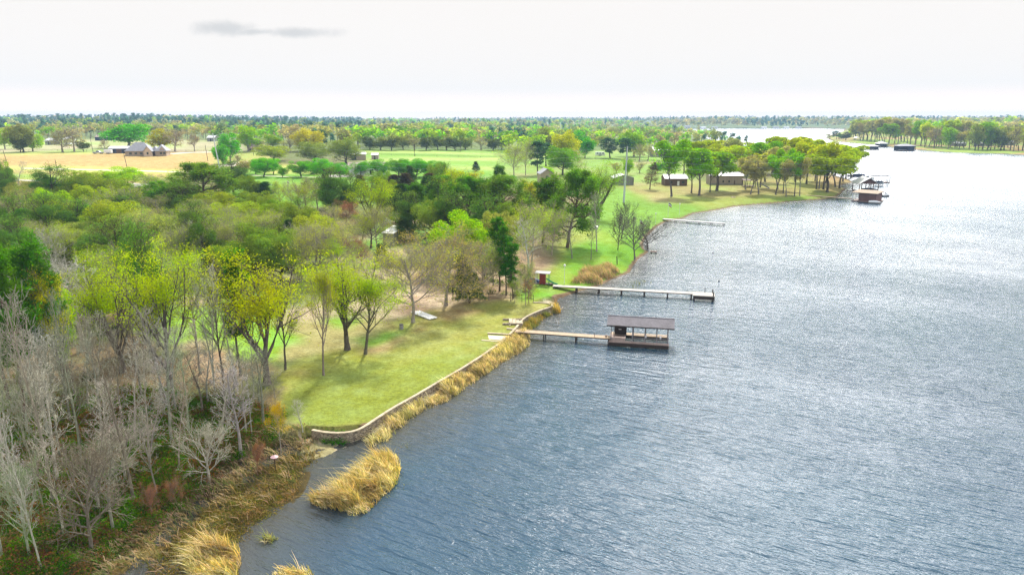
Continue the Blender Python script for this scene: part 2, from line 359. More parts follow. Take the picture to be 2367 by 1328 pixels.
def leafmat(name, from_attr=False, trans=0.48, sat=1.0):
    m_, t = material(name)
    if from_attr: base = t.n('ShaderNodeVertexColor', layer_name='Col').outputs[0]
    else: base = t.n('ShaderNodeObjectInfo').outputs['Color']
    g = t.n('ShaderNodeNewGeometry'); tc = t.n('ShaderNodeTexCoord').outputs['Object']
    ri = g.outputs['Random Per Island']
    n = t.noise(g.outputs['Position'], 0.35, 3.0)
    hsv = t.n('ShaderNodeHueSaturation', {'Hue': t.mr(n, 0.3, 0.7, 0.482, 0.518), 'Saturation': t.mr(ri, 0, 1, 1.08 * sat, 1.3 * sat), 'Value': t.m('MULTIPLY', t.mr(ri, 0, 1, 0.80, 1.44), t.mr(n, 0.3, 0.7, 0.82, 1.18)), 'Color': base})
    d = t.n('ShaderNodeBsdfDiffuse', {'Color': hsv.outputs[0], 'Roughness': 0.5})
    tr = t.n('ShaderNodeBsdfTranslucent', {'Color': t.mix(1.0, hsv.outputs[0], (1.25, 1.15, 0.55), 'MULTIPLY')})
    t.n('ShaderNodeOutputMaterial', {0: t.n('ShaderNodeMixShader', {0: trans, 1: d, 2: tr})}); return m_
M['leaf'] = leafmat('foliage'); M['leafc'] = leafmat('far foliage', True); M['blade'] = leafmat('reed blades', True, 0.30, sat=0.82)
def barkmat(name, from_attr=False):
    m_, t = material(name)
    base = t.n('ShaderNodeVertexColor', layer_name='Col').outputs[0] if from_attr else t.n('ShaderNodeObjectInfo').outputs['Color']
    tc = t.n('ShaderNodeTexCoord').outputs['Object']
    mp = t.n('ShaderNodeMapping', {'Vector': tc, 'Scale': (1, 1, 0.25)}).outputs[0]
    n = t.noise(mp, 6.0, 4.0, 0.65)
    hsv = t.n('ShaderNodeHueSaturation', {'Value': t.mr(n, 0.3, 0.7, 0.55, 1.4), 'Color': base})
    bp = t.n('ShaderNodeBump', {'Strength': 0.6, 'Distance': 0.04, 'Height': n})
    t.n('ShaderNodeOutputMaterial', {0: t.n('ShaderNodeBsdfDiffuse', {'Color': hsv.outputs[0], 'Normal': bp.outputs[0]})}); return m_
M['bark'] = barkmat('bark')
# ---------------------------------------------------------------- the ground sheet
def ground_mat():
    m_, t = material('ground cover'); base = t.n('ShaderNodeVertexColor', layer_name='Col').outputs[0]
    pos = t.n('ShaderNodeNewGeometry').outputs['Position']
    n1 = t.noise(pos, 0.35, 5.0, 0.65); n2 = t.noise(pos, 2.6, 6.0, 0.7); n3 = t.noise(pos, 0.03, 4.0, 0.6); n4 = t.noise(pos, 11.0, 3.0, 0.7)
    v = t.m('MULTIPLY', t.m('MULTIPLY', t.mr(n2, 0.3, 0.7, 0.66, 1.34), t.mr(n1, 0.3, 0.7, 0.82, 1.2)), t.m('MULTIPLY', t.mr(n3, 0.3, 0.7, 0.9, 1.1), t.mr(n4, 0.3, 0.7, 0.78, 1.22)))
    hsv = t.n('ShaderNodeHueSaturation', {'Hue': t.mr(n1, 0.25, 0.75, 0.486, 0.514), 'Saturation': t.mr(n1, 0.3, 0.7, 1.1, 0.9), 'Value': v, 'Color': base})
    bp = t.n('ShaderNodeBump', {'Strength': 0.55, 'Distance': 0.12, 'Height': t.m('ADD', n2, t.m('MULTIPLY', n4, 0.6))})
    t.n('ShaderNodeOutputMaterial', {0: t.n('ShaderNodeBsdfPrincipled', {'Base Color': hsv.outputs[0], 'Roughness': 0.95, 'Specular IOR Level': 0.1, 'Normal': bp.outputs[0]})}); return m_
M['ground'] = ground_mat()
G_X, G_Y, G_Z, G_SD = GX.ravel(), GY.ravel(), GZ.ravel(), GSD.ravel()
def C(*c): return np.array(c, float)
LITTER = C(0.155, 0.11, 0.055); WOODG = C(0.115, 0.145, 0.035); LAWN = C(0.225, 0.24, 0.045); LUSH = C(0.115, 0.27, 0.012)
MIDL = C(0.19, 0.29, 0.035); SAND = C(0.46, 0.36, 0.25); DRY = C(0.38, 0.27, 0.10); PAST = C(0.16, 0.30, 0.035); MARSH = C(0.060, 0.045, 0.015)
BEACHC = C(0.40, 0.34, 0.24); FARG = C(0.13, 0.17, 0.055)
f1 = fbm(G_X / 9, G_Y / 9, 4); f2 = fbm(G_X / 3.1 + 9, G_Y / 3.1, 3); f3 = fbm(G_X / 40 + 3, G_Y / 40, 3); f4 = fbm(G_X / 120, G_Y / 25 + 4, 3)
mixc = lambda a, b, f: a * (1 - f[:, None]) + b * f[:, None]
base = mixc(np.tile(LITTER, (len(G_X), 1)), np.tile(WOODG, (len(G_X), 1)), sstep(0.42, 0.6, f1))
base = mixc(base, np.tile(FARG, (len(G_X), 1)), sstep(350, 700, np.hypot(G_X, G_Y)))
jx, jy = to_px(G_X, G_Y, G_Z)
jx = jx + (f2 - 0.5) * 26; jy = jy + (fbm(G_X / 2.3 + 40, G_Y / 2.3, 3) - 0.5) * 14 * np.clip(G_R if False else 1.0, 0, 1)
near = np.hypot(G_X, G_Y)
jy = np.where(near > 250, to_px(G_X, G_Y, G_Z)[1] + (f2 - 0.5) * 3, jy)
def zone(poly, fn):
    m_ = inpoly(jx, jy, poly) & (G_SD > -1)
    if m_.any(): base[m_] = fn(m_)
def fill(c, c2=None, lo=0.45, hi=0.62, f=None):
    f = f1 if f is None else f
    return lambda m_: np.tile(c, (m_.sum(), 1)) if c2 is None else np.tile(c, (m_.sum(), 1)) * (1 - sstep(lo, hi, f[m_]))[:, None] + np.tile(c2, (m_.sum(), 1)) * sstep(lo, hi, f[m_])[:, None]
# fields and pastures, far to near
zone([(-600,352),(0,353),(420,350),(500,352),(500,378),(480,400),(300,402),(0,392),(-600,390)], fill(DRY, C(0.36, 0.42, 0.10), 0.52, 0.64, f4))
zone([(-600,392),(0,392),(300,401),(430,400),(420,430),(0,420),(-600,420)], fill(C(0.22, 0.32, 0.05), DRY, 0.46, 0.6, f4))
zone([(200,322),(560,324),(560,352),(0,352),(-600,345),(0,330)], fill(C(0.26, 0.36, 0.09), C(0.36, 0.29, 0.20), 0.45, 0.55, f3))
zone([(400,326),(560,328),(560,350),(430,350)], fill(C(0.34, 0.28, 0.20), C(0.28, 0.30, 0.10)))
zone([(500,352),(640,350),(640,372),(560,400),(500,400)], fill(C(0.19, 0.32, 0.045), DRY, 0.5, 0.6))
zone([(835,345),(1185,345),(1180,440),(1100,445),(1080,420),(850,420)], fill(PAST, C(0.33, 0.40, 0.10), 0.5, 0.65, f4))
zone([(560,390),(1130,395),(1130,470),(560,480),(520,430)], fill(C(0.12, 0.27, 0.02), C(0.18, 0.29, 0.045), 0.5, 0.6, f3))
zone([(1160,345),(1600,345),(1620,440),(1400,430),(1150,430)], fill(C(0.16, 0.29, 0.035), C(0.30, 0.24, 0.12), 0.56, 0.66))
zone([(600,380),(760,380),(760,400),(620,402)], fill(C(0.33, 0.40, 0.08), DRY, 0.48, 0.6))
# woodland floor clearings
zone([(150,560),(420,560),(420,640),(150,640)], fill(C(0.12, 0.20, 0.04), C(.4,.3,.2), 0.56, 0.66))
zone([(350,640),(640,660),(760,690),(760,800),(640,840),(440,820),(300,760)], fill(C(0.18, 0.31, 0.03), C(0.27, 0.21, 0.12), 0.56, 0.68))
zone([(640,600),(940,560),(1000,700),(960,760),(780,740),(700,760),(620,680)], fill(C(0.17, 0.20, 0.06), C(0.36, 0.29, 0.18), 0.52, 0.64))
zone([(860,500),(1000,490),(1000,560),(880,600),(820,560)], fill(C(0.14, 0.27, 0.04), C(0.45, 0.32, 0.22), 0.55, 0.65))
zone([(980,560),(1240,560),(1290,600),(1270,640),(1210,660),(1180,700),(1000,735),(920,740)], fill(C(0.22, 0.155, 0.085), C(0.34, 0.25, 0.16), 0.55, 0.66))
zone([(880,672),(1110,660),(1060,708),(960,730),(900,700)], fill(C(0.44, 0.34, 0.23), C(0.28, 0.20, 0.12), 0.45, 0.6))
# right hand lawns
zone([(1290,560),(1360,470),(1420,430),(1960,420),(2020,470),(1700,500),(1540,520),(1500,600),(1460,640),(1400,660),(1340,690),(1260,700),(1200,690),(1230,640),(1290,610)], fill(C(0.14, 0.27, 0.025), C(0.22, 0.26, 0.045), 0.4, 0.6, f3))
zone([(1430,428),(1960,405),(1990,440),(1930,450),(1740,456),(1600,458),(1480,455)], fill(C(0.25, 0.21, 0.07), C(0.24, 0.30, 0.06), 0.5, 0.65))
zone([(1890,385),(1990,405),(1990,440),(1940,448),(1890,440)], fill(C(0.32, 0.22, 0.11), C(0.28, 0.24, 0.08)))
zone([(1290,620),(1320,570),(1400,540),(1470,545),(1500,575),(1480,610),(1440,640),(1390,640),(1280,670)], fill(LUSH, C(0.20, 0.30, 0.03), 0.5, 0.68))
zone([(1195,700),(1205,655),(1280,655),(1345,672),(1290,705)], fill(LUSH, C(0.16, 0.24, 0.03), 0.5, 0.65))
zone([(1500,452),(1530,452),(1620,470),(1500,468)], fill(C(0.30, 0.26, 0.10)))
zone([(1105,412),(1132,412),(1132,438),(1112,440)], fill(C(0.52, 0.45, 0.36)))
# mown lawn behind the wall
wallpoly = [(x, y) for x, y in WALLPX] + [(1172,786)] + [(x, y) for x, y in WALLPX2] + [(1180,700),(1060,705),(1010,735),(960,760),(880,815),(800,822),(700,870),(650,900),(645,960),(690,990)]
lawn_m = inpoly(jx, jy, wallpoly + [])
ll = LAWN * (1 + 0.0 * f1[:, None])
stripe = (fbm((G_X * 0.82 - G_Y * 0.57) / 1.1, (G_X * 0.57 + G_Y * 0.82) / 14, 3))
ll = mixc(ll, np.tile(C(0.19, 0.235, 0.038), (len(G_X), 1)), sstep(0.42, 0.58, f3 * 0.5 + stripe * 0.5))
ll = mixc(ll, np.tile(C(0.40, 0.34, 0.12), (len(G_X), 1)), 0.7 * sstep(0.5, 0.62, stripe) * sstep(70, 120, near))
base[lawn_m] = ll[lawn_m]
# leaf litter ring between trees and lawn
zone([(640,860),(700,830),(800,806),(860,812),(780,842),(700,880),(655,905)], fill(C(0.34, 0.23, 0.12), LAWN, 0.42, 0.58))
zone([(930,735),(1060,700),(1180,692),(1190,702),(1040,742),(960,775),(880,812),(850,810)], fill(C(0.30, 0.23, 0.10), LAWN, 0.4, 0.55))
zone([(560,745),(900,735),(950,760),(860,800),(650,830)], fill(C(0.15, 0.30, 0.02), C(0.27, 0.24, 0.09), 0.5, 0.62))
zone([(430,810),(520,805),(560,870),(460,880)], fill(C(0.27, 0.19, 0.11), C(0.17, 0.16, 0.07)))
_b3 = base.reshape(*GX.shape, 3)
for _ in range(3):
    _b3[1:-1, 1:-1] = (_b3[1:-1, 1:-1] * 2 + _b3[:-2, 1:-1] + _b3[2:, 1:-1] + _b3[1:-1, :-2] + _b3[1:-1, 2:]) / 6
    _b3[:, 2:-2] = (_b3[:, 2:-2] + _b3[:, :-4] + _b3[:, 4:]) / 3; _b3[2:-2] = (_b3[2:-2] + _b3[:-4] + _b3[4:]) / 3
base = _b3.reshape(-1, 3)
# marsh and beach
_bx, _by = to_px(G_X, G_Y, np.zeros_like(G_X))
mm = inpoly(_bx + (f2 - .5) * 20, _by + (f1 - .5) * 20, [(200,1400),(330,1215),(430,1180),(520,1085),(640,1030),(715,1005),(770,1008),(870,1000),(960,1100),(760,1200),(600,1345)])
base[mm] = mixc(np.tile(MARSH, (mm.sum(), 1)), np.tile(C(0.13, 0.10, 0.03), (mm.sum(), 1)), sstep(0.45, 0.6, f1[mm]))
bi = inpoly(G_X, G_Y, BEACH)
base[bi] = mixc(np.tile(BEACHC, (bi.sum(), 1)), np.tile(C(0.27, 0.24, 0.12), (bi.sum(), 1)), sstep(0.5, 0.62, f2[bi]))
# bare muddy rim at the water
rim = (G_SD > -1.5) & (G_SD < 0.7 + near * 0.0012) & ~bi & ~mm
base[rim] = C(0.16, 0.11, 0.06)
deep = G_SD < -1.5; base[deep] = C(0.08, 0.07, 0.04)
# right hand peninsula
rp = (near > 500) & (jx > 1900) & (G_SD > 3) & (jy > 300)
base[rp] = mixc(np.tile(C(0.22, 0.31, 0.045), (rp.sum(), 1)), np.tile(C(0.34, 0.24, 0.10), (rp.sum(), 1)), sstep(0.5, 0.62, f3[rp]) )
nr, na = GX.shape
idx = np.arange(nr * na).reshape(nr, na)
quads = np.stack([idx[:-1, :-1], idx[1:, :-1], idx[1:, 1:], idx[:-1, 1:]], -1).reshape(-1, 4)[:, ::-1]
gm = mesh('ground', np.stack([G_X, G_Y, G_Z], -1), quads, [M['ground']], col=base, smooth=True)
tag(obj('ground', gm), kind='structure')

# ---------------------------------------------------------------- the lake
TIP = np.array(P0(838, 1185)[:2]); WN = np.array([0.50, 0.866])
def lake():
    m_, t = material('lake water')
    ph = t.n('ShaderNodeAttribute', attribute_name='phase').outputs['Fac']
    pos = t.n('ShaderNodeSeparateXYZ', {0: t.n('ShaderNodeNewGeometry').outputs['Position']})
    X, Y = pos.outputs[0], pos.outputs[1]
    P3 = t.n('ShaderNodeCombineXYZ', {0: X, 1: Y, 2: 0.0}).outputs[0]
    def vec(a, b): return t.n('ShaderNodeCombineXYZ', {0: t.m('MULTIPLY', ph, a), 1: t.m('MULTIPLY', X, b), 2: t.m('MULTIPLY', Y, b)}).outputs[0]
    big = t.noise(vec(1.35, 0.24), 1.0, 2.0, 0.55); med = t.noise(vec(4.6, 1.1), 1.0, 3.0, 0.6); fine = t.noise(vec(10.0, 3.0), 1.0, 2.0, 0.6)
    swell = t.noise(vec(0.30, 0.07), 1.0, 2.0)
    patch = t.noise(P3, 0.022, 4.0, 0.6); patch2 = t.noise(vec(0.03, 0.006), 1.0, 3.0)
    gust = t.mr(t.m('ADD', t.m('MULTIPLY', patch, 0.6), t.m('MULTIPLY', patch2, 0.4)), 0.36, 0.64, 0.40, 1.5)
    h = t.m('ADD', t.m('ADD', t.m('MULTIPLY', big, 0.21), t.m('MULTIPLY', med, 0.072)), t.m('ADD', t.m('MULTIPLY', fine, 0.018), t.m('MULTIPLY', swell, 0.16)))
    cd = t.n('ShaderNodeVectorMath', {0: P3}, operation='LENGTH').outputs['Value']
    h = t.m('MULTIPLY', t.m('MULTIPLY', h, gust), t.mr(cd, 90.0, 500.0, 1.0, 0.5))
    bp = t.n('ShaderNodeBump', {'Strength': 1.0, 'Distance': 1.75, 'Height': h}).outputs[0]
    shore = t.n('ShaderNodeAttribute', attribute_name='shore').outputs['Fac']
    shal = t.mr(shore, 0.0, 9.0, 1.0, 0.0)
    c = t.mix(t.mr(patch, 0.35, 0.65), (0.010, 0.043, 0.078), (0.020, 0.066, 0.102))
    c = t.mix(t.m('MULTIPLY', shal, 0.75), c, (0.055, 0.045, 0.025))
    cd = t.n('ShaderNodeVectorMath', {0: P3}, operation='LENGTH').outputs['Value']
    rough = t.mr(cd, 60.0, 500.0, 0.07, 0.27)
    pb = t.n('ShaderNodeBsdfPrincipled', {'Base Color': c, 'Roughness': rough, 'IOR': 1.34, 'Specular IOR Level': 1.0, 'Normal': bp})
    t.n('ShaderNodeOutputMaterial', {0: pb}); return m_
M['lake'] = lake()
sel_r = slice(0, nr, 3); sel_a = slice(0, na, 3)
wx, wy = GX[sel_r, sel_a], GY[sel_r, sel_a]; ws = -GSD[sel_r, sel_a]
d = np.stack([wx - TIP[0], wy - TIP[1]], -1); along = d @ WN; side = d @ np.array([WN[1], -WN[0]])
phase = np.where((side < 0) & (along < 0), -np.hypot(along, side * sstep(0, 12, -along)), along)
i2 = np.arange(wx.size).reshape(wx.shape)
q2 = np.stack([i2[:-1, :-1], i2[1:, :-1], i2[1:, 1:], i2[:-1, 1:]], -1).reshape(-1, 4)[:, ::-1]
wm = mesh('lake_water', np.stack([wx.ravel(), wy.ravel(), np.zeros(wx.size)], -1), q2, [M['lake']], attr={'phase': phase.ravel(), 'shore': ws.ravel()})
tag(obj('lake_water', wm), kind='structure')

# ---------------------------------------------------------------- roads and paths (thin sheets on the ground)
M['track'] = surf('pale dirt track', (0.58, 0.50, 0.40), 0.95, 0.15, 0.8); M['drive'] = surf('grey gravel drive', (0.42, 0.38, 0.35), 0.95, 0.15, 0.6)
def ribbon(name, pts, width, mat, lift=0.12):
    W = np.array([P(a, b)[:2] for a, b in pts]); seg = np.r_[0, np.cumsum(np.hypot(*np.diff(W, axis=0).T))]
    n = max(8, int(seg[-1] / 3)); s_ = np.linspace(0, seg[-1], n); x = np.interp(s_, seg, W[:, 0]); y = np.interp(s_, seg, W[:, 1])
    k = np.ones(7) / 7; 
    if n > 20: x[3:-3] = np.convolve(x, k, 'valid'); y[3:-3] = np.convolve(y, k, 'valid')
    tx = np.gradient(x); ty = np.gradient(y); L = np.hypot(tx, ty); nx, ny = -ty / L, tx / L
    rows = []
    for o in (-0.5, -0.17, 0.17, 0.5):
        ox = x + nx * o * width; oy = y + ny * o * width; rows.append(np.stack([ox, oy, gz(ox, oy) + lift - (0.1 if abs(o) > .4 else 0)], -1))
    V = np.stack(rows, 1).reshape(-1, 3); I = np.arange(n * 4).reshape(n, 4)
    q = np.stack([I[:-1, :-1], I[1:, :-1], I[1:, 1:], I[:-1, 1:]], -1).reshape(-1, 4)
    tag(obj(name, mesh(name, V, q, [mat], smooth=True)), kind='structure')
ribbon('dirt_path', [(57,389),(150,391),(300,394.5),(400,397),(440,398)], 5, M['track'])
ribbon('dirt_road', [(-60,414),(0,416),(93,417.5),(180,421),(260,428),(300,426)], 4.5, M['drive'])
ribbon('driveway', [(262,433),(290,430),(322,424)], 13, M['drive'])
ribbon('garden_path', [(552,404),(600,406),(660,408.5),(730,410),(760,410)], 2.5, M['track'])
ribbon('yard', [(750,408),(800,406),(850,405),(880,404)], 14, M['drive'])
ribbon('gravel_track', [(520,385),(545,378),(570,374),(600,372)], 9, M['track'])
ribbon('house_drive', [(390,356),(440,352.5),(500,351.5)], 8, M['track'])
# ---------------------------------------------------------------- tree building
def nrm(v): return v / (np.linalg.norm(v, axis=-1, keepdims=True) + 1e-9)
def polyl(rng, P_, D, L, k, wob, trop):
    n = len(P_); pts = np.zeros((n, k + 1, 3)); pts[:, 0] = P_; d = D.copy()
    for i in range(k):
        d = nrm(d + wob * rng.normal(size=(n, 3)) + np.array([0, 0, trop]))
        pts[:, i + 1] = pts[:, i] + d * (L / k)[:, None]
    return pts
def kids(rng, pts, R, L, m, s0, s1, ang, lf, rf, flat=0.0):
    n, k1, _ = pts.shape; k = k1 - 1
    s = s0 + (s1 - s0) * (np.arange(m)[None, :] + rng.random((n, m))) / m
    i = np.clip((s * k).astype(int), 0, k - 1); f = s * k - i
    ar = np.arange(n)[:, None]; a, b = pts[ar, i], pts[ar, i + 1]
    p = a + (b - a) * f[..., None]; d = nrm(b - a)
    q = nrm(np.cross(d, rng.normal(size=(n, m, 3)))); q[..., 2] *= (1 - flat); q = nrm(q)
    A = ang * (0.7 + 0.6 * rng.random((n, m)))[..., None]
    D = nrm(d * np.cos(A) + q * np.sin(A))
    LL = L[:, None] * lf * (1.15 - 0.65 * s) * (0.7 + 0.6 * rng.random((n, m)))
    RR_ = R[:, None] * (1 - 0.75 * s) * rf
    return p.reshape(-1, 3), D.reshape(-1, 3), LL.ravel(), RR_.ravel()
def prisms(pts, R, k, tip=0.3):
    n, k1, _ = pts.shape; t = np.linspace(0, 1, k1); rad = R[:, None] * (1 - (1 - tip) * t)[None, :]
    tang = nrm(np.gradient(pts, axis=1)); ref = np.where(np.abs(tang[..., 2:3]) < 0.9, np.array([0, 0, 1.0]), np.array([1.0, 0, 0]))
    u = nrm(np.cross(tang, ref)); v = np.cross(tang, u)
    an = np.arange(k) * 2 * math.pi / k
    V = pts[:, :, None] + rad[:, :, None, None] * (np.cos(an)[None, None, :, None] * u[:, :, None] + np.sin(an)[None, None, :, None] * v[:, :, None])
    I = np.arange(n * k1 * k).reshape(n, k1, k); J = np.roll(I, -1, axis=2)
    F = np.stack([I[:, :-1], J[:, :-1], J[:, 1:], I[:, 1:]], -1).reshape(-1, 4)
    return V.reshape(-1, 3), F
def cat(parts):
    V = []; F = []; n = 0
    for v, f in parts: V.append(v); F.append(f + n); n += len(v)
    return np.concatenate(V), np.concatenate(F)
def leaves(rng, C_, size, asp=0.55, up=0.5, out=None, axis=None):
    n = len(C_); N = rng.normal(size=(n, 3)); N[:, 2] = np.abs(N[:, 2]) + up
    if out is not None: N = N + out
    N = nrm(N); a = rng.normal(size=(n, 3)) if axis is None else axis
    a = nrm(a - (a * N).sum(-1, keepdims=True) * N); b = np.cross(N, a)
    s = size * (0.6 + 0.8 * rng.random((n, 1)))
    V = np.stack([C_ - a * s * .5, C_ - b * s * asp * .5 + N * s * .06, C_ + a * s * .5, C_ + b * s * asp * .5 + N * s * .06], 1).reshape(-1, 3)
    return V, np.arange(n * 4).reshape(n, 4)

# H 15 m nominal; W = crown width; every kind: trunk, limbs, twigs, leaves
K = {
 'bare':   dict(W=5.0, t0=.26, n1=26, a=(0.95, .45), prof='oval', n2=6, n3=4, n4=0, r0=.16, trop=.10, leaf=0, wob=.10),
 'spread': dict(W=12., t0=.22, n1=16, a=(1.15, .35), prof='dome', n2=8, n3=6, n4=2, r0=.24, trop=.05, leaf=0, wob=.11, top=.62),
 'fuzzy':  dict(W=13., t0=.26, n1=15, a=(1.15, .35), prof='dome', n2=10, n3=8, n4=4, r0=.22, trop=.03, leaf=9500, ls=.15, rc=.55, wob=.13, top=.62),
 'lime':   dict(W=9.0, t0=.30, n1=13, a=(.80, .25), prof='dome', n2=8, n3=6, n4=0, r0=.22, trop=.09, leaf=8500, ls=.16, rc=.45, wob=.12, top=.72),
 'vase':   dict(W=12., t0=.16, n1=10, a=(.75, .30), prof='dome', n2=8, n3=6, n4=0, r0=.33, trop=.08, leaf=9500, ls=.17, rc=.55, wob=.10, top=.50),
 'oak':    dict(puff=(44, .14, .55, .41), W=15., t0=.16, n1=14, a=(1.25, .35), prof='dome', n2=8, n3=7, n4=0, r0=.42, trop=.02, leaf=24000, ls=.30, rc=.62, wob=.14, top=.55),
 'round':  dict(puff=(36, .14, .55, .40), W=13., t0=.20, n1=13, a=(1.15, .40), prof='dome', n2=8, n3=6, n4=0, r0=.36, trop=.03, leaf=17000, ls=.32, rc=.65, wob=.12, top=.6),
 'pine':   dict(W=7.5, t0=.42, n1=34, a=(1.50, .7), prof='pine', n2=6, n3=3, n4=0, r0=.24, trop=.04, leaf=17000, ls=.30, rc=.38, wob=.12, needle=1),
 'thinpine': dict(W=4.2, t0=.32, n1=30, a=(1.6, .8), prof='pine', n2=5, n3=3, n4=0, r0=.17, trop=.03, leaf=7500, ls=.30, rc=.32, wob=.12, needle=1),
 'bigpine': dict(W=15., t0=.24, n1=26, a=(1.45, .7), prof='dome', n2=8, n3=4, n4=0, r0=.38, trop=.05, leaf=26000, ls=.34, rc=.50, wob=.13, needle=1, top=.86),
 'cedar':  dict(W=7.0, t0=.05, n1=60, a=(1.35, .5), prof='cone', n2=7, n3=4, n4=0, r0=.22, trop=.06, leaf=26000, ls=.22, rc=.34, wob=.08),
 'cedarwide': dict(puff=(34, .14, .52, .42), W=11., t0=.10, n1=46, a=(1.3, .5), prof='oval', n2=8, n3=4, n4=0, r0=.26, trop=.04, leaf=26000, ls=.26, rc=.50, wob=.10),
 'cypress': dict(W=7.5, t0=.18, n1=60, a=(1.4, .6), prof='cone', n2=8, n3=5, n4=2, r0=.20, trop=.03, leaf=5000, ls=.18, rc=.25, wob=.06),
 # for the middle distance: fewer, larger leaves
 'far_round': dict(puff=(34, .15, .55, .40), W=14., t0=.22, n1=11, a=(1.15, .40), prof='dome', n2=6, n3=4, n4=0, r0=.45, trop=.03, leaf=7000, ls=.62, rc=1.15, wob=.14, top=.6),
 'far_lime':  dict(W=10., t0=.35, n1=10, a=(.85, .30), prof='dome', n2=6, n3=4, n4=0, r0=.34, trop=.07, leaf=2600, ls=.60, rc=.90, wob=.12, top=.7),
 'far_fuzzy': dict(W=12., t0=.26, n1=14, a=(1.1, .35), prof='dome', n2=7, n3=5, n4=2, r0=.40, trop=.04, leaf=1100, ls=.50, rc=.80, wob=.13, top=.65),
 'far_pine':  dict(W=8.5, t0=.35, n1=22, a=(1.45, .6), prof='oval', n2=5, n3=2, n4=0, r0=.34, trop=.02, leaf=3800, ls=.62, rc=.55, wob=.10),
 'tall':   dict(puff=(26, .16, .66, .30), W=8.0, t0=.36, n1=14, a=(.75, .25), prof='dome', n2=7, n3=5, n4=0, r0=.24, trop=.10, leaf=8000, ls=.42, rc=.85, wob=.12, top=.80),
}
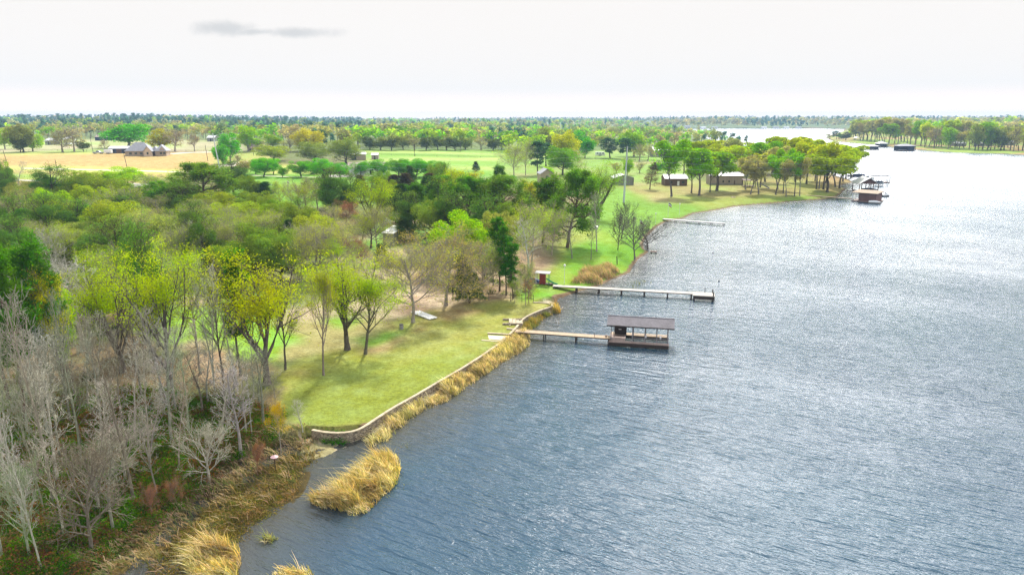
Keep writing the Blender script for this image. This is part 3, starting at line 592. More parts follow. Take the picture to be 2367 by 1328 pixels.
def make_proto(kind, seed):
    k = K[kind]; rng = np.random.default_rng(seed * 101 + len(kind) * 7 + sum(map(ord, kind))); H = 15.0; W = k['W']
    top = k.get('top', .97); trunk = polyl(rng, np.zeros((1, 3)), np.array([[0, 0, 1.0]]), np.array([H * top]), 12, .035 + .02 * (k['prof'] == 'dome'), .02)
    parts = [prisms(trunk, np.array([k['r0']]), 8, .22)]
    fl, ff = prisms(np.array([[[0, 0, -0.6], [0, 0, .0], [0, 0, .9]]], float), np.array([k['r0'] * 1.75]), 8, .5); parts.append((fl, ff))
    n1 = k['n1']; t = k['t0'] + (top - k['t0']) * (np.arange(n1) + rng.random(n1)) / n1 / top
    t = np.clip(t, k['t0'], .99); ph = np.arange(n1) * 2.39996 + rng.random(n1) * .8
    u = (t - k['t0']) / (1 - k['t0'])
    a = k['a'][0] + (k['a'][1] - k['a'][0]) * u ** .9
    if k['prof'] == 'cone': rad = (1 - u) ** .85 * (0.75 + .25 * rng.random(n1)) + .05
    elif k['prof'] == 'pine': rad = np.sqrt(np.clip(1 - (1.15 * u - .25) ** 2, .05, 1)) * (0.55 + .5 * rng.random(n1)) * np.where(u < .12, .6, 1)
    elif k['prof'] == 'oval': rad = np.sqrt(np.clip(1 - (1.9 * u - .75) ** 2, .08, 1)) * (0.8 + .3 * rng.random(n1))
    else: rad = np.ones(n1) * (0.78 + .35 * rng.random(n1))
    L = rad * W / 2 / np.maximum(np.sin(a), .45)
    if k['prof'] == 'dome': L = np.minimum(L, (H * .98 - t * H * top * 0 - t * H) / np.maximum(np.cos(a), .3)); L = np.maximum(L, W * .28)
    L = L * 0.88
    i = np.clip((t * 12 / 1).astype(int), 0, 11); f = np.clip(t * 12 - i, 0, 1)
    p = trunk[0, i] + (trunk[0, i + 1] - trunk[0, i]) * f[:, None]
    D = np.stack([np.sin(a) * np.cos(ph), np.sin(a) * np.sin(ph), np.cos(a)], -1)
    R1 = k['r0'] * (1 - .75 * t) * (.62 if k['prof'] == 'dome' else .38)
    b1 = polyl(rng, p, D, L, 6, k['wob'], k['trop']); parts.append(prisms(b1, R1, 5, .25))
    p2, D2, L2, R2 = kids(rng, b1, R1, L, k['n2'], .22, 1.0, .75, .48, .62); b2 = polyl(rng, p2, D2, L2, 4, k['wob'] * 1.2, k['trop']); parts.append(prisms(b2, np.maximum(R2, .018), 3, .3))
    p3, D3, L3, R3 = kids(rng, b2, R2, L2, k['n3'], .2, 1.0, .75, .52, .6, .0); b3 = polyl(rng, p3, D3, L3, 2, k['wob'], k['trop'])
    twr = .017 if not k['leaf'] else .010
    if kind.startswith('far') or kind == 'tall': twr = .02
    tw = [prisms(b3, np.maximum(R3, twr * 1.3), 3, .4)]
    ends = np.concatenate([b3[:, -1], b3[:, 1], b2[:, -1]])
    if k['n4']:
        p4, D4, L4, R4 = kids(rng, b3, R3, L3, k['n4'], .2, 1.0, .6, .65, .6); b4 = polyl(rng, p4, D4, np.maximum(L4, .35), 1, .05, .03)
        tw.append(prisms(b4, np.maximum(R4, twr), 3, .5)); ends = np.concatenate([b4[:, -1], b3[:, -1]])
    out = {}
    if k['leaf']:
        parts += tw; n = k['leaf']
        # some twig ends carry full tufts, others stay bare: gaps and clumps
        wgt = .25 + rng.random(len(ends)) ** 2 * 1.5
        if kind in ('fuzzy', 'far_fuzzy'): wgt *= (vnoise(ends[:, 0] * .5, ends[:, 2] * .5 + ends[:, 1] * .4) > .45) + .05
        if kind not in ('fuzzy', 'far_fuzzy'):
            nb = len(b2); grp_ = (np.arange(len(ends)) // k['n3']) % nb; wgt *= (.05 + 1.6 * rng.random(nb) ** 2.2)[grp_]
        sel = rng.choice(len(ends), n, p=wgt / wgt.sum()); c = ends[sel]
        off = rng.normal(size=(n, 3)) * k['rc'] * np.array([1, 1, .6]); c = c + off
        if k.get('puff'):
            nc, pr_, zc_, za = k['puff']; dv = nrm(rng.normal(size=(nc, 3))); dv[:, 2] = dv[:, 2] * .85 + .12
            rr2 = (.42 + .72 * rng.random(nc))[:, None]; cc2 = dv * rr2 * np.array([W * .40, W * .40, H * za]) + np.array([0, 0, H * zc_])
            rad2 = pr_ * W * (.45 + .85 * rng.random(nc)); s2 = rng.choice(nc, n, p=rad2 ** 2 / (rad2 ** 2).sum()); dd = nrm(rng.normal(size=(n, 3)) + np.array([0, 0, .35]))
            c = cc2[s2] + dd * (rad2[s2] * (.60 + .5 * rng.random(n) ** .7))[:, None] * np.array([1, 1, .85])
            stray = rng.random(n) < .10; c[stray] = (ends[sel] + off * .8)[stray]
            lv = leaves(rng, c, k['ls'], .62, .25, dd * 2.0); allp = cc2
        elif k.get('needle'):
            lv = leaves(rng, c, k['ls'] * 1.3, .34, .9, None, off + np.array([0, 0, .35 * k['rc']]))
        else:
            ctr = np.array([0, 0, H * .55]); lv = leaves(rng, c, k['ls'], .62, .35, nrm(c - ctr) * 1.1)
        out['crown'] = mesh(kind + ' foliage', *lv[:1], [lv[1]], [M['leaf']])
    else:
        v, f_ = cat(tw); out['crown'] = mesh(kind + ' twigs', v, [f_], [M['bark']], smooth=True)
    v, f_ = cat(parts); out['trunk'] = mesh(kind + ' wood', v, [f_], [M['bark']], smooth=True)
    allv = np.concatenate([ends, b1[:, -1]])
    if k.get('puff'): allv = np.concatenate([cc2 + np.array([.12 * W, 0, .10 * W]), cc2 + np.array([-.12 * W, 0, .10 * W])])
    out['W'] = 2 * np.percentile(np.hypot(allv[:, 0], allv[:, 1]), 88) + .2; out['H'] = np.percentile(allv[:, 2], 99.5) + .25
    return out
PROTO = {}
def proto(kind, i):
    i %= 4 if kind in ('bare', 'lime', 'fuzzy', 'far_round') else 3
    if (kind, i) not in PROTO: PROTO[kind, i] = make_proto(kind, i)
    return PROTO[kind, i]

GREY = (.40, .375, .35); DARK = (.085, .065, .052); MID = (.26, .22, .19); REDB = (.17, .105, .08)
# kind -> (mesh kind, bark colour, leaf colour, words, category)
T = {
 'bare':   ('bare', (.42, .40, .33), None, 'slender pale leafless tree', 'bare tree'),
 'barelime': ('bare', (.38, .36, .32), None, 'grey leafless tree with greenish twigs', 'bare tree'),
 'spread': ('spread', (.42, .395, .37), None, 'fan crowned grey leafless tree', 'bare tree'),
 'darkbare': ('spread', (.13, .11, .095), None, 'dark leafless tree', 'bare tree'),
 'fuzzy':  ('fuzzy', (.30, .265, .22), (.38, .43, .14), 'grey brown budding tree', 'tree'),
 'fuzzylime': ('fuzzy', (.32, .29, .23), (.36, .50, .08), 'hazy yellow green tree', 'tree'),
 'pinkish': ('fuzzy', (.27, .17, .13), (.34, .19, .13), 'pinkish brown budding tree', 'tree'),
 'lime':   ('lime', (.13, .11, .09), (.31, .43, .05), 'sparse lime green tree', 'tree'),
 'limew':  ('vase', (.13, .11, .09), (.33, .43, .05), 'broad lime green tree', 'tree'),
 'gold':   ('vase', (.13, .11, .10), (.42, .44, .06), 'broad yellow gold tree', 'tree'),
 'goldt':  ('lime', (.13, .11, .10), (.42, .44, .06), 'yellow gold leafing tree', 'tree'),
 'oak':    ('oak', (.06, .05, .04), (.28, .33, .12), 'dense grey olive evergreen oak', 'oak tree'),
 'oakdark': ('oak', (.05, .042, .035), (.20, .28, .07), 'dark olive evergreen oak', 'oak tree'),
 'olive':  ('round', (.09, .075, .06), (.30, .38, .08), 'olive green round tree', 'tree'),
 'green':  ('round', (.09, .08, .06), (.19, .40, .05), 'bright green round tree', 'tree'),
 'limeround': ('round', (.10, .09, .06), (.30, .50, .012), 'vivid lime round tree', 'tree'),
 'pine':   ('pine', REDB, (.10, .20, .05), 'dark green tall pine', 'pine tree'),
 'thinpine': ('thinpine', (.11, .085, .065), (.08, .20, .04), 'narrow dark green pine', 'pine tree'),
 'bigpine': ('bigpine', REDB, (.15, .27, .065), 'spreading green pine', 'pine tree'),
 'cedar':  ('cedar', (.09, .06, .045), (.085, .15, .05), 'dark green conical cedar', 'cedar tree'),
 'cedarb': ('cedar', (.09, .06, .045), (.12, .10, .06), 'brownish dark cedar', 'cedar tree'),
 'cedarw': ('cedarwide', (.08, .06, .045), (.14, .25, .07), 'dark green bushy cedar', 'cedar tree'),
 'cypress': ('cypress', (.15, .095, .075), (.17, .10, .08), 'reddish brown conical bald cypress', 'cypress tree'),
 'f_green': ('far_round', MID, (.12, .38, .03), 'bright green round tree', 'tree'),
 'f_lime': ('far_round', MID, (.27, .44, .025), 'lime green round tree', 'tree'),
 'f_gold': ('far_round', MID, (.42, .45, .06), 'yellow gold round tree', 'tree'),
 'f_olive': ('far_round', (.08, .07, .055), (.22, .26, .09), 'olive round tree', 'tree'),
 'f_dark': ('far_round', (.06, .05, .04), (.12, .16, .065), 'dark olive tree', 'tree'),
 'f_fuzzy': ('far_fuzzy', (.27, .22, .18), (.35, .36, .19), 'pale brown barely leafing tree', 'tree'),
 'f_bare': ('far_fuzzy', (.30, .25, .21), (.28, .26, .19), 'grey brown leafless tree', 'bare tree'),
 'f_pine': ('far_pine', (.08, .055, .045), (.06, .13, .075), 'dark blue green pine', 'pine tree'),
 'tall':   ('tall', (.13, .115, .10), (.42, .50, .07), 'tall yellow green tree', 'tree'),
 'tallgreen': ('tall', (.15, .13, .12), (.27, .48, .06), 'tall fresh green tree', 'tree'),
 'tallgrey': ('tall', (.21, .19, .19), (.40, .40, .20), 'tall grey thinly leafed tree', 'tree'),
}
TREES = []; TPOS = []
def put(kind, bx, by, ty, wpx, zone='', label=None, leaf=None, bark=None, lean=None, xyz=None, hh=None, rz=None, name=None, group=None):
    mk, bk, lf, words, cat_ = T[kind]
    pos = P(bx, by) if xyz is None else xyz
    if hh is None:
        h = z_at(pos[0], pos[1], ty) - pos[2]; wd = wpx * mpp(pos[0], pos[1], pos[2] + h * .6)
    else: h = hh; wd = wpx
    i = len(TREES); rr = random.Random(i * 7 + 1)
    if kind.startswith('tall'): h *= rr.uniform(.82, 1.12); wd *= rr.uniform(.78, 1.1)
    pr = proto(mk, rr.randrange(12))
    sz = h / pr['H']; sx = wd / pr['W'];
    jit = lambda c, a: tuple(max(0.0, v * (1 + rr.uniform(-a, a))) for v in c) + (1,)
    nm = name or {'pine tree': 'pine_tree', 'oak tree': 'oak_tree', 'cedar tree': 'cedar_tree', 'cypress tree': 'cypress_tree', 'bare tree': 'bare_tree'}.get(cat_, 'leafy_tree')
    o = thing(nm, label or '', cat_, (pos[0], pos[1], pos[2] - .05), rr.uniform(0, 6.28) if rz is None else rz, group or None, (sx, sx, sz))
    if lean: o.rotation_euler = (lean[1], lean[0], o.rotation_euler[2])
    v = rr.uniform(.88, 1.12)
    t_ = obj('trunk', pr['trunk'], o); t_.color = jit([q * v for q in (bark or bk)], .05)
    c_ = obj('crown', pr['crown'], o); c_.color = jit([q * v for q in (leaf or lf or bark or bk)], .07)
    TREES.append(dict(o=o, kind=kind, zone=zone, px=to_px(pos[0], pos[1], pos[2])[0], py=by, words=words, label=label)); TPOS.append((pos[0], pos[1]))
    return o

Z = 'on the mown lawn edge'
put('fuzzy', 955, 745, 556, 215, label='grey brown budding oak with a stout trunk beside the white boards', leaf=(.38, .41, .12))
put('fuzzy', 1031, 706, 528, 210, label='broad grey brown budding oak behind the top corner of the lawn', leaf=(.36, .34, .15))
put('lime', 845, 818, 628, 130, label='lime green tree with a leaning thin trunk at the lawn edge', lean=(.07, .0))
put('limew', 803, 808, 584, 185, label='forked lime green tree standing at the left edge of the lawn', bark=(.12, .10, .085))
put('lime', 748, 867, 600, 72, label='tall narrow tree with a single bare trunk on the lawn near the thicket', leaf=(.33, .40, .08), bark=(.24, .20, .17))
put('goldt', 660, 854, 640, 95, label='slim tree with ivy on its trunk behind the big gold tree', leaf=(.25, .32, .04))
put('gold', 618, 888, 572, 205, label='big yellow gold tree with many upright limbs above the thicket')
put('darkbare', 516, 868, 588, 110, label='dark leaning leafless trunk beside the thin pine', lean=(-.10, .02))
put('thinpine', 556, 868, 576, 60, label='narrow dark pine beside the big yellow gold tree')
put('bare', 497, 905, 600, 68, label='tall pale leafless tree left of the narrow dark pine')
put('limew', 392, 890, 562, 165, label='broad yellow lime tree, the right one of two above the thicket')
put('limew', 285, 860, 582, 170, label='broad yellow lime tree, the left one of two above the thicket')
put('fuzzylime', 455, 800, 565, 130, label='hazy green tree between the lime pair and the dark leaning trunk')
put('pine', 62, 985, 560, 115, label='tall dark pine with a straight trunk at the left picture edge', leaf=(.085, .20, .045))
put('pine', 98, 945, 545, 135, label='tall dark pine with a forked dark trunk at the far left', leaf=(.085, .20, .045))
put('pine', 20, 925, 548, 115, label='dark pine cut by the left picture edge', leaf=(.085, .20, .045))
put('goldt', 160, 940, 612, 75, label='small yellow and green tree behind the tall white leafless one')
put('limeround', 150, 870, 640, 70, label='small vivid green tree beside the tall dark pines')
# bare trees of the thicket
for a in [('bare',126,1168,640,100),('bare',190,1075,662,95),('spread',213,1281,985,215),('bare',310,1159,770,98),('bare',398,1029,760,118),('spread',484,1120,962,150),('bare',612,994,812,90),
          ('bare',570,1011,815,50),('bare',583,1013,800,45),('bare',139,1063,770,88),('bare',187,1040,820,98),('spread',70,1290,1040,125),('bare',22,1085,752,85),('bare',261,1233,1010,95),
          ('bare',104,1190,880,70),('bare',5,1290,940,80),('bare',350,1090,790,80),('bare',440,1010,800,80),('bare',240,1010,770,80),('bare',60,1040,800,75),('bare',285,980,745,85),
          ('bare',520,985,830,70),('bare',545,955,790,60),('bare',165,985,740,70),('bare',470,960,800,70),('bare',330,930,730,80),('bare',90,1110,900,70),('bare',150,1240,1000,75),('bare',365,1150,930,80),
          ('bare',640,975,850,50),('spread',290,1120,960,150),('spread',230,1190,1000,150),('bare',30,1200,860,90),('bare',415,1090,880,75),('bare',205,950,720,70),('bare',60,940,760,60),('bare',600,940,800,70)]:
    put(*a, zone='in the thicket at the lower left', group='leafless trees of the lower left thicket', bark=random.Random(int(a[1] * 3 + a[2])).choice([(.40,.385,.30),(.30,.29,.215),(.29,.32,.19),(.19,.165,.125),(.33,.30,.225),(.24,.245,.17)]))
for a in [('pinkish',596,1098,1010,40),('pinkish',352,1200,1110,35),('pinkish',409,1170,1100,40)]: put(*a, zone='at the marsh edge', bark=(.22, .16, .12))
put('bare', 700, 1000, 915, 38, label='thin pale sapling in front of the left end of the stone wall')
put('goldt', 650, 1050, 922, 42, label='small golden sapling between the thicket and the stone wall', leaf=(.50, .36, .05), bark=(.3, .26, .22))
# left middle woods
for a in [('cedarw',48,590,475,100),('cedarw',120,590,470,110),('cedarw',190,580,475,100),('cedarw',60,640,525,110),('oak',345,602,482,170),('oak',208,598,505,120),('oakdark',420,610,520,110),
          ('fuzzy',375,520,445,110),('fuzzylime',480,575,470,130),('fuzzylime',560,580,475,130),('oakdark',600,640,515,120),('oakdark',650,650,530,110),('fuzzy',735,650,508,165),('fuzzylime',640,560,480,110),
          ('fuzzy',510,625,505,110),('oakdark',250,660,560,110),('oak',240,740,610,110),('olive',545,650,560,100),('bare',445,600,505,50),('bare',265,600,510,50),('fuzzylime',700,560,500,100),
          ('bigpine',478,505,376,150),('bigpine',385,510,420,90),('cedarw',130,490,398,95),('olive',180,475,392,110),('oakdark',210,490,396,115),('limeround',125,520,427,75),('limeround',292,442,384,78),
          ('olive',215,500,420,75),('fuzzylime',365,470,396,95),('cedarw',335,500,440,95),('cedarw',430,520,440,90),('cedarw',290,535,462,90),('fuzzy',205,520,455,80),('bare',42,430,372,42),('fuzzy',70,500,430,70),
          ('cedarw',18,480,410,55),('limeround',8,440,372,40),('cedar',612,482,420,44),('cedarw',540,450,385,80),('oakdark',580,480,400,60),('fuzzylime',650,480,412,60),('darkbare',706,486,410,70),('fuzzy',735,488,405,90),
          ('cedarw',770,500,405,75),('cedarw',815,495,415,70),('cedar',765,480,398,40),('pinkish',800,528,460,60),('limew',863,528,408,98),('cedarb',905,470,403,45),('cedarb',940,470,400,50),('cedar',952,450,382,30),
          ('cedar',975,475,405,50),('cedarb',990,465,400,45),('cedar',925,500,425,55),('cedar',955,500,428,60),('cedar',995,500,418,55),('cedar',915,515,450,42),('cedarw',955,550,460,80),('cedarb',835,450,404,35),('oakdark',1005,560,450,90),
          ('goldt',1060,480,384,95),('limew',1035,500,400,80),('goldt',1100,470,392,60),('bigpine',1080,540,405,110),('pine',1130,530,410,75),('bigpine',1180,545,405,120),('cedarw',1050,560,460,100),('cedarw',1125,570,470,80),
          ('oakdark',1160,560,460,80),('goldt',1225,500,415,55),('bigpine',1312,572,390,135),('pine',1255,560,410,80),('fuzzy',1130,570,505,60),('limeround',1060,640,488,115),('limeround',1120,640,525,60),
          ('fuzzylime',1228,620,460,110),('bare',1223,641,500,80),('fuzzylime',1275,590,470,85),('thinpine',1170,682,520,44),('thinpine',1155,672,500,45),('thinpine',1186,690,560,40),('oak',1150,600,482,80),
          ('cedar',1086,700,590,60),('fuzzy',1115,685,545,100),('fuzzylime',1000,640,560,90),('fuzzy',928,650,590,55),('cedar',884,612,562,32),('darkbare',836,612,560,34),('cedar',935,560,500,40),('pinkish',820,620,540,80),
          ('fuzzylime',760,580,520,70),('cedar',660,600,505,40),('fuzzy',1215,705,600,42),('fuzzylime',1190,700,640,30),('darkbare',1140,660,560,48)]:
    put(*a, zone='in the woods left of the lawn' if a[2] > 560 else 'in the woods below the fields' if a[1] < 760 else 'in the evergreen belt')
put('pinkish', 1222, 700, 638, 40, label='small orange pink budding tree beside the red playhouse', leaf=(.48, .24, .16), bark=(.25, .18, .14))
put('limew', 1382, 505, 370, 98, label='large bright green tree left of the grey metal shed', leaf=(.24, .44, .045))
# lawn trees near the long piers
put('bare', 1322, 597, 490, 42, label='slim bare tree beside the tall pine on the green bank', bark=(.3, .27, .23))
put('bare', 1366, 600, 490, 22, label='very thin leafless stem in front of the white box', bark=(.22, .2, .17))
put('bare', 1379, 581, 440, 46, label='tall thin leafless tree behind the white box')
put('darkbare', 1437, 551, 458, 58, label='dark leafless tree just below the tall steel pole')
put('darkbare', 1428, 577, 480, 46, label='crooked dark leafless tree left of the multi stemmed one', lean=(-.08, 0))
put('darkbare', 1467, 600, 486, 88, label='multi stemmed leafless tree at the water edge', bark=(.18, .165, .15))
put('darkbare', 1497, 576, 512, 100, label='leafless tree leaning out over the water', lean=(.60, -.1), bark=(.12, .10, .09))
# the row of small green trees by the path
for i, a in enumerate([(564,408,370,34),(591,402,366,36),(610,409,363,54),(632,403,365,38),(653,410,384,26),(696,409,370,54),(720,403,372,34),(744,412,365,54),(788,414,375,38),(834,406,370,44),(877,410,367,46),(921,409,365,50),(937,407,366,40),(962,410,366,58),(985,408,370,36),(1009,409,371,46)]):
    put('green', *a, zone='in the row along the pale path', group='pruned green trees along the pale path', leaf=(.17, .40, .06) if i else (.3, .3, .15))
for a in [('f_green',533,378,306,52),('f_green',516,385,330,34),('f_lime',574,350,289,50),('f_lime',632,345,310,36),('f_gold',710,350,294,62),('olive',632,372,333,80),('f_fuzzy',672,352,318,46),('oak',727,375,322,80),
          ('oakdark',800,378,315,72),('f_fuzzy',606,350,320,30),('f_bare',550,385,355,20),('f_green',298,342,286,92),('f_gold',372,350,297,48),('f_bare',405,350,298,46),('f_bare',450,350,305,26),('f_bare',145,352,292,62),
          ('f_fuzzy',172,351,297,48),('f_dark',193,350,324,26),('f_dark',48,352,315,32),('f_lime',76,350,302,40),('f_olive',55,352,283,50),('f_lime',12,345,296,36),('f_bare',243,350,320,22),('f_pine',748,345,300,22),
          ('f_green',1000,440,395,30)]:
    put(*a, zone='by the fields at the left')
for i, x in enumerate([855,880,905,932,958,985,1012,1032,1052,1076,1112,1140,1160]):
    put(['f_dark','f_olive','f_dark','f_olive','f_fuzzy','f_dark'][i % 6], x, 346 + (i % 3), 312 + (i * 5) % 7, 34, zone='behind the white pasture fence', group='olive trees behind the white pasture fence')
for a in [('fuzzylime',1188,410,328,78),('fuzzylime',1215,405,318,60),('f_pine',1243,405,325,34),('f_pine',1262,385,330,34),('green',1300,405,334,78),('fuzzy',1322,400,345,56),('f_gold',1306,380,296,58),('f_green',1352,365,315,38),
          ('f_green',1340,352,300,46),('f_olive',1255,350,292,50),('f_pine',1410,366,318,38),('f_pine',1449,368,318,36),('f_lime',1465,362,298,60),('f_fuzzy',1478,373,330,36),('f_fuzzy',1498,370,335,30),('f_fuzzy',1425,402,375,30),
          ('f_lime',1450,405,364,26),('cypress',1502,438,374,34),('f_fuzzy',1478,400,375,26),('limeround',1265,420,385,30),('green',1170,440,400,44),('f_fuzzy',1420,330,292,34),('f_pine',1395,330,303,22),('f_green',1520,400,375,30)]:
    put(*a, zone='around the houses in the middle')
put('cedar', 1101, 396, 373, 16, label='small lone dark conical tree in the green pasture')
# the peninsula grove
for a in [('tallgreen',1552,454,332,62),('tallgreen',1598,446,338,60),('tallgreen',1616,452,326,84),('tall',1641,444,345,46),('tallgreen',1657,441,332,90),('tallgrey',1723,438,350,44),('tallgrey',1735,449,352,44),('tallgrey',1753,448,350,44),('tall',1757,433,340,46),
          ('tallgreen',1793,450,345,48),('tallgrey',1797,437,335,50),('tallgreen',1810,447,340,44),('tallgrey',1817,454,350,36),('tallgreen',1836,453,342,46),('tallgrey',1848,453,360,34),('tall',1864,425,335,60),('tall',1887,437,330,50),('tallgrey',1893,437,345,40),
          ('tall',1903,438,332,60),('tall',1912,444,340,86),('tall',1909,423,325,60),('tall',1930,432,345,56),('tall',1940,435,350,60),('tall',1948,419,336,60),('tall',1884,418,330,50),('tall',1838,420,322,60),('tallgreen',1768,420,330,56),('tall',1700,405,330,60),
          ('tall',1672,400,322,60),('tallgreen',1720,395,322,50),('tall',1745,400,320,56),('tall',1785,400,316,56),('tall',1815,400,312,60),('tall',1850,395,316,60),('tall',1880,392,322,50),('tall',1930,405,332,60),('tall',1955,412,345,56),('tallgreen',1580,405,335,60),
          ('tall',1610,395,325,56),('tall',1640,390,325,56),('tallgrey',1690,385,318,50)]:
    put(*a, zone='in the grove on the peninsula')
put('tall', 1968, 410, 338, 66, label='outermost tree of the grove hanging over the boat dock', lean=(.15, 0))
# ---------------------------------------------------------------- far shore grove of the right peninsula, individually
rr = random.Random(5)
for i in range(40):
    x = 1975 + i * 10.2 + rr.uniform(-4, 4); base = np.interp(x, [1975, 2055, 2120, 2200, 2367], [327, 335, 341, 347, 352]) - rr.uniform(0, 6)
    if abs(x - 2098) < 22: base -= 4
    k = rr.choice(['tall', 'tallgreen', 'tallgrey', 'tallgrey', 'f_lime', 'f_fuzzy', 'tall', 'f_bare', 'f_olive']); put(k, x, base, base - rr.uniform(48, 64), rr.uniform(24, 40), zone='on the wooded point at the right', group='trees on the wooded point across the lake')
for a in [('f_pine',1933,322,302,16),('f_fuzzy',1918,322,309,18),('f_green',1945,322,308,16),('f_dark',1955,324,304,22)]: put(*a, zone='at the tip of the far point')

# fill the gaps of the nearer woods
for a_, b_ in ((905, 556), (905, 575), (895, 590), (915, 610), (893, 545), (960, 728), (985, 738), (1072, 692), (890, 622), (910, 640), (900, 662), (928, 622), (878, 648), (918, 600)): TPOS.append(P(a_, b_)[:2])
def fill_zone(poly, n, kinds, zone, hr, wr, sp, seed):
    r_ = random.Random(seed); xs = [p[0] for p in poly]; ys = [p[1] for p in poly]; c = 0
    for _ in range(n * 25):
        if c >= n: break
        px, py = r_.uniform(min(xs), max(xs)), r_.uniform(min(ys), max(ys))
        if not inpoly(np.array([px]), np.array([py]), poly)[0]: continue
        p = P(px, py)
        if min(((p[0] - a) ** 2 + (p[1] - b) ** 2) for a, b in TPOS) < sp * sp or gsd(p[0], p[1])[0] < 1.5: continue
        put(r_.choice(kinds), px, py, 0, r_.uniform(*wr), zone=zone, xyz=p, hh=r_.uniform(*hr)); c += 1
fill_zone([(0,470),(0,640),(300,640),(640,640),(760,600),(760,500),(600,500),(300,470)], 34, ['oakdark','fuzzy','cedarw','fuzzylime','oak','fuzzylime','fuzzy','olive'], 'in the woods left of the lawn', (8, 13), (8, 12), 4.5, 1)
fill_zone([(0,700),(0,900),(420,880),(420,700),(200,640)], 16, ['bare','fuzzylime','bare','cedarw','fuzzylime','bare'], 'behind the lower left thicket', (10, 14), (5, 9), 3.8, 2)
fill_zone([(0,420),(420,430),(500,500),(0,500)], 12, ['cedarw','fuzzy','oakdark','olive','fuzzylime'], 'in the woods below the fields', (5, 9), (6, 9), 6, 3)
fill_zone([(860,450),(1290,440),(1290,530),(900,560)], 12, ['cedarw','pine','oakdark','cedar'], 'in the evergreen belt', (9, 14), (6, 9), 6, 4)

fill_zone([(300,640),(640,660),(900,650),(940,560),(620,550),(320,600)], 16, ['fuzzylime','lime','fuzzy','fuzzylime','cedarw','fuzzy'], 'in the clearing behind the gold tree', (8, 12), (7, 10), 4.2, 5)
fill_zone([(0,850),(0,1300),(110,1328),(300,1270),(430,1150),(560,1060),(640,1000),(600,880),(300,830)], 34, ['bare','bare','bare','barelime'], 'among the thicket stems', (6, 13), (2.5, 4.5), 2.2, 6)
# ---------------------------------------------------------------- woods too far and too many to count
def far_proto(kind, seed, nl, ls):
    k = dict(K[kind]); rng = np.random.default_rng(seed); H = 15.0; W = k['W']
    nc = 9; cc = rng.normal(size=(nc, 3)); cc = nrm(cc) * rng.random((nc, 1)) ** .4; cc[:, 2] = np.abs(cc[:, 2]) if kind != 'far_pine' else cc[:, 2]
    if kind == 'far_pine': cc = cc * np.array([W * .22, W * .22, 4.6]) + np.array([0, 0, 9.5])
    else: cc = cc * np.array([W * .36, W * .36, 5.2]) + np.array([0, 0, 7.2])
    c = cc[rng.integers(0, nc, nl)] + nrm(rng.normal(size=(nl, 3))) * rng.random((nl, 1)) ** .35 * np.array([W * .2, W * .2, 2.3])
    lv, lf = leaves(rng, c, ls, .75, .2, nrm(c - np.array([0, 0, 7])) * 1.3)
    tv, tf = prisms(np.array([[[0, 0, -1], [0, 0, 5.0], [0, 0, 9.0]]], float), np.array([.32]), 4, .5)
    return lv, lf, tv, tf
FAR = {}
for k_, nl, ls in [('far_round', 130, 2.0), ('far_fuzzy', 90, 1.7), ('far_pine', 110, 1.8)]:
    for s_ in range(4): FAR.setdefault(k_, []).append(far_proto(k_, s_ + 11, nl, ls))
    for s_ in range(3): FAR.setdefault(k_ + '_x', []).append(far_proto(k_, s_ + 51, 34, 3.6))
PAL = dict(green=(.23, .42, .08), lime=(.33, .44, .09), olive=(.25, .29, .11), tan=(.36, .35, .22), grey=(.31, .30, .26), gold=(.38, .40, .12), pine=(.08, .16, .13), dk=(.13, .18, .08))  # pine is paler and bluer: distance haze put into its colour
def forest(name, label, px_rows, allow, mixf, hs=1.0, seed=1, cat_=None):
    r_ = np.random.default_rng(seed); VV = []; FF = []; CC = []; n = 0; cnt = 0; TV = []; TF = []; TC = []; tn = 0
    for py in px_rows:
        px = -120.0 if seed != 9 else 1900.0
        while px < 2480:
            jpy = py + r_.uniform(-.5, .5) * 1.6; p = None
            if allow(px, jpy):
                p = P(px, jpy)
                if gsd(p[0], p[1])[0] < 4 or math.hypot(p[0], p[1]) > 6600: p = None
            if p is None: px += 12; continue
            m_ = mpp(p[0], p[1], p[2]); r = math.hypot(p[0], p[1])
            far = r > 1900; kk, colr = mixf(p[0], p[1], r, r_)
            pr = FAR[kk + ('_x' if far else '')]; lv, lf, tv, tf = pr[r_.integers(len(pr))]
            sc = hs * r_.uniform(.6, 1.35) * (1.35 if far else 1.1) * (1.05 if kk == 'far_pine' and r > 1300 else 1); a = r_.uniform(0, 6.28); ca, sa = math.cos(a), math.sin(a); sxy = sc * r_.uniform(.85, 1.25)
            R = np.array([[ca * sxy, sa * sxy, 0], [-sa * sxy, ca * sxy, 0], [0, 0, sc]])
            VV.append(lv @ R + np.array(p)); FF.append(lf + n); n += len(lv); cv = np.array(PAL[colr]) * r_.uniform(.75, 1.3); CC.append(np.tile(cv * r_.uniform(.93, 1.07, 3), (len(lv), 1)))
            if not far: TV.append(tv @ R + np.array(p)); TF.append(tf + tn); tn += len(tv); TC.append(np.tile((.16, .13, .11), (len(tv), 1)))
            cnt += 1; px += max(10.5 * sc / m_, 3.6) * r_.uniform(.6, 1.5)
    o = obj(name, mesh(name, np.concatenate(VV), [np.concatenate(FF)], [M['leafc']], col=np.concatenate(CC)))
    tag(o, label, cat_ or 'woods', None, 'stuff')
    if TV: obj('trunks', mesh('trunks', np.concatenate(TV), [np.concatenate(TF)], [M['barkc']], col=np.concatenate(TC)), o)['kind'] = 'stuff'
    print(name, cnt)
M['barkc'] = barkmat('far bark', True)
base_lim = lambda px: np.interp(px, [-200, 0, 200, 400, 560, 700, 840, 1170, 1180, 1290, 1400, 1520, 1560, 1640, 1950], [332, 332, 322, 322, 330, 342, 343, 343, 360, 350, 345, 345, 350, 340, 345])
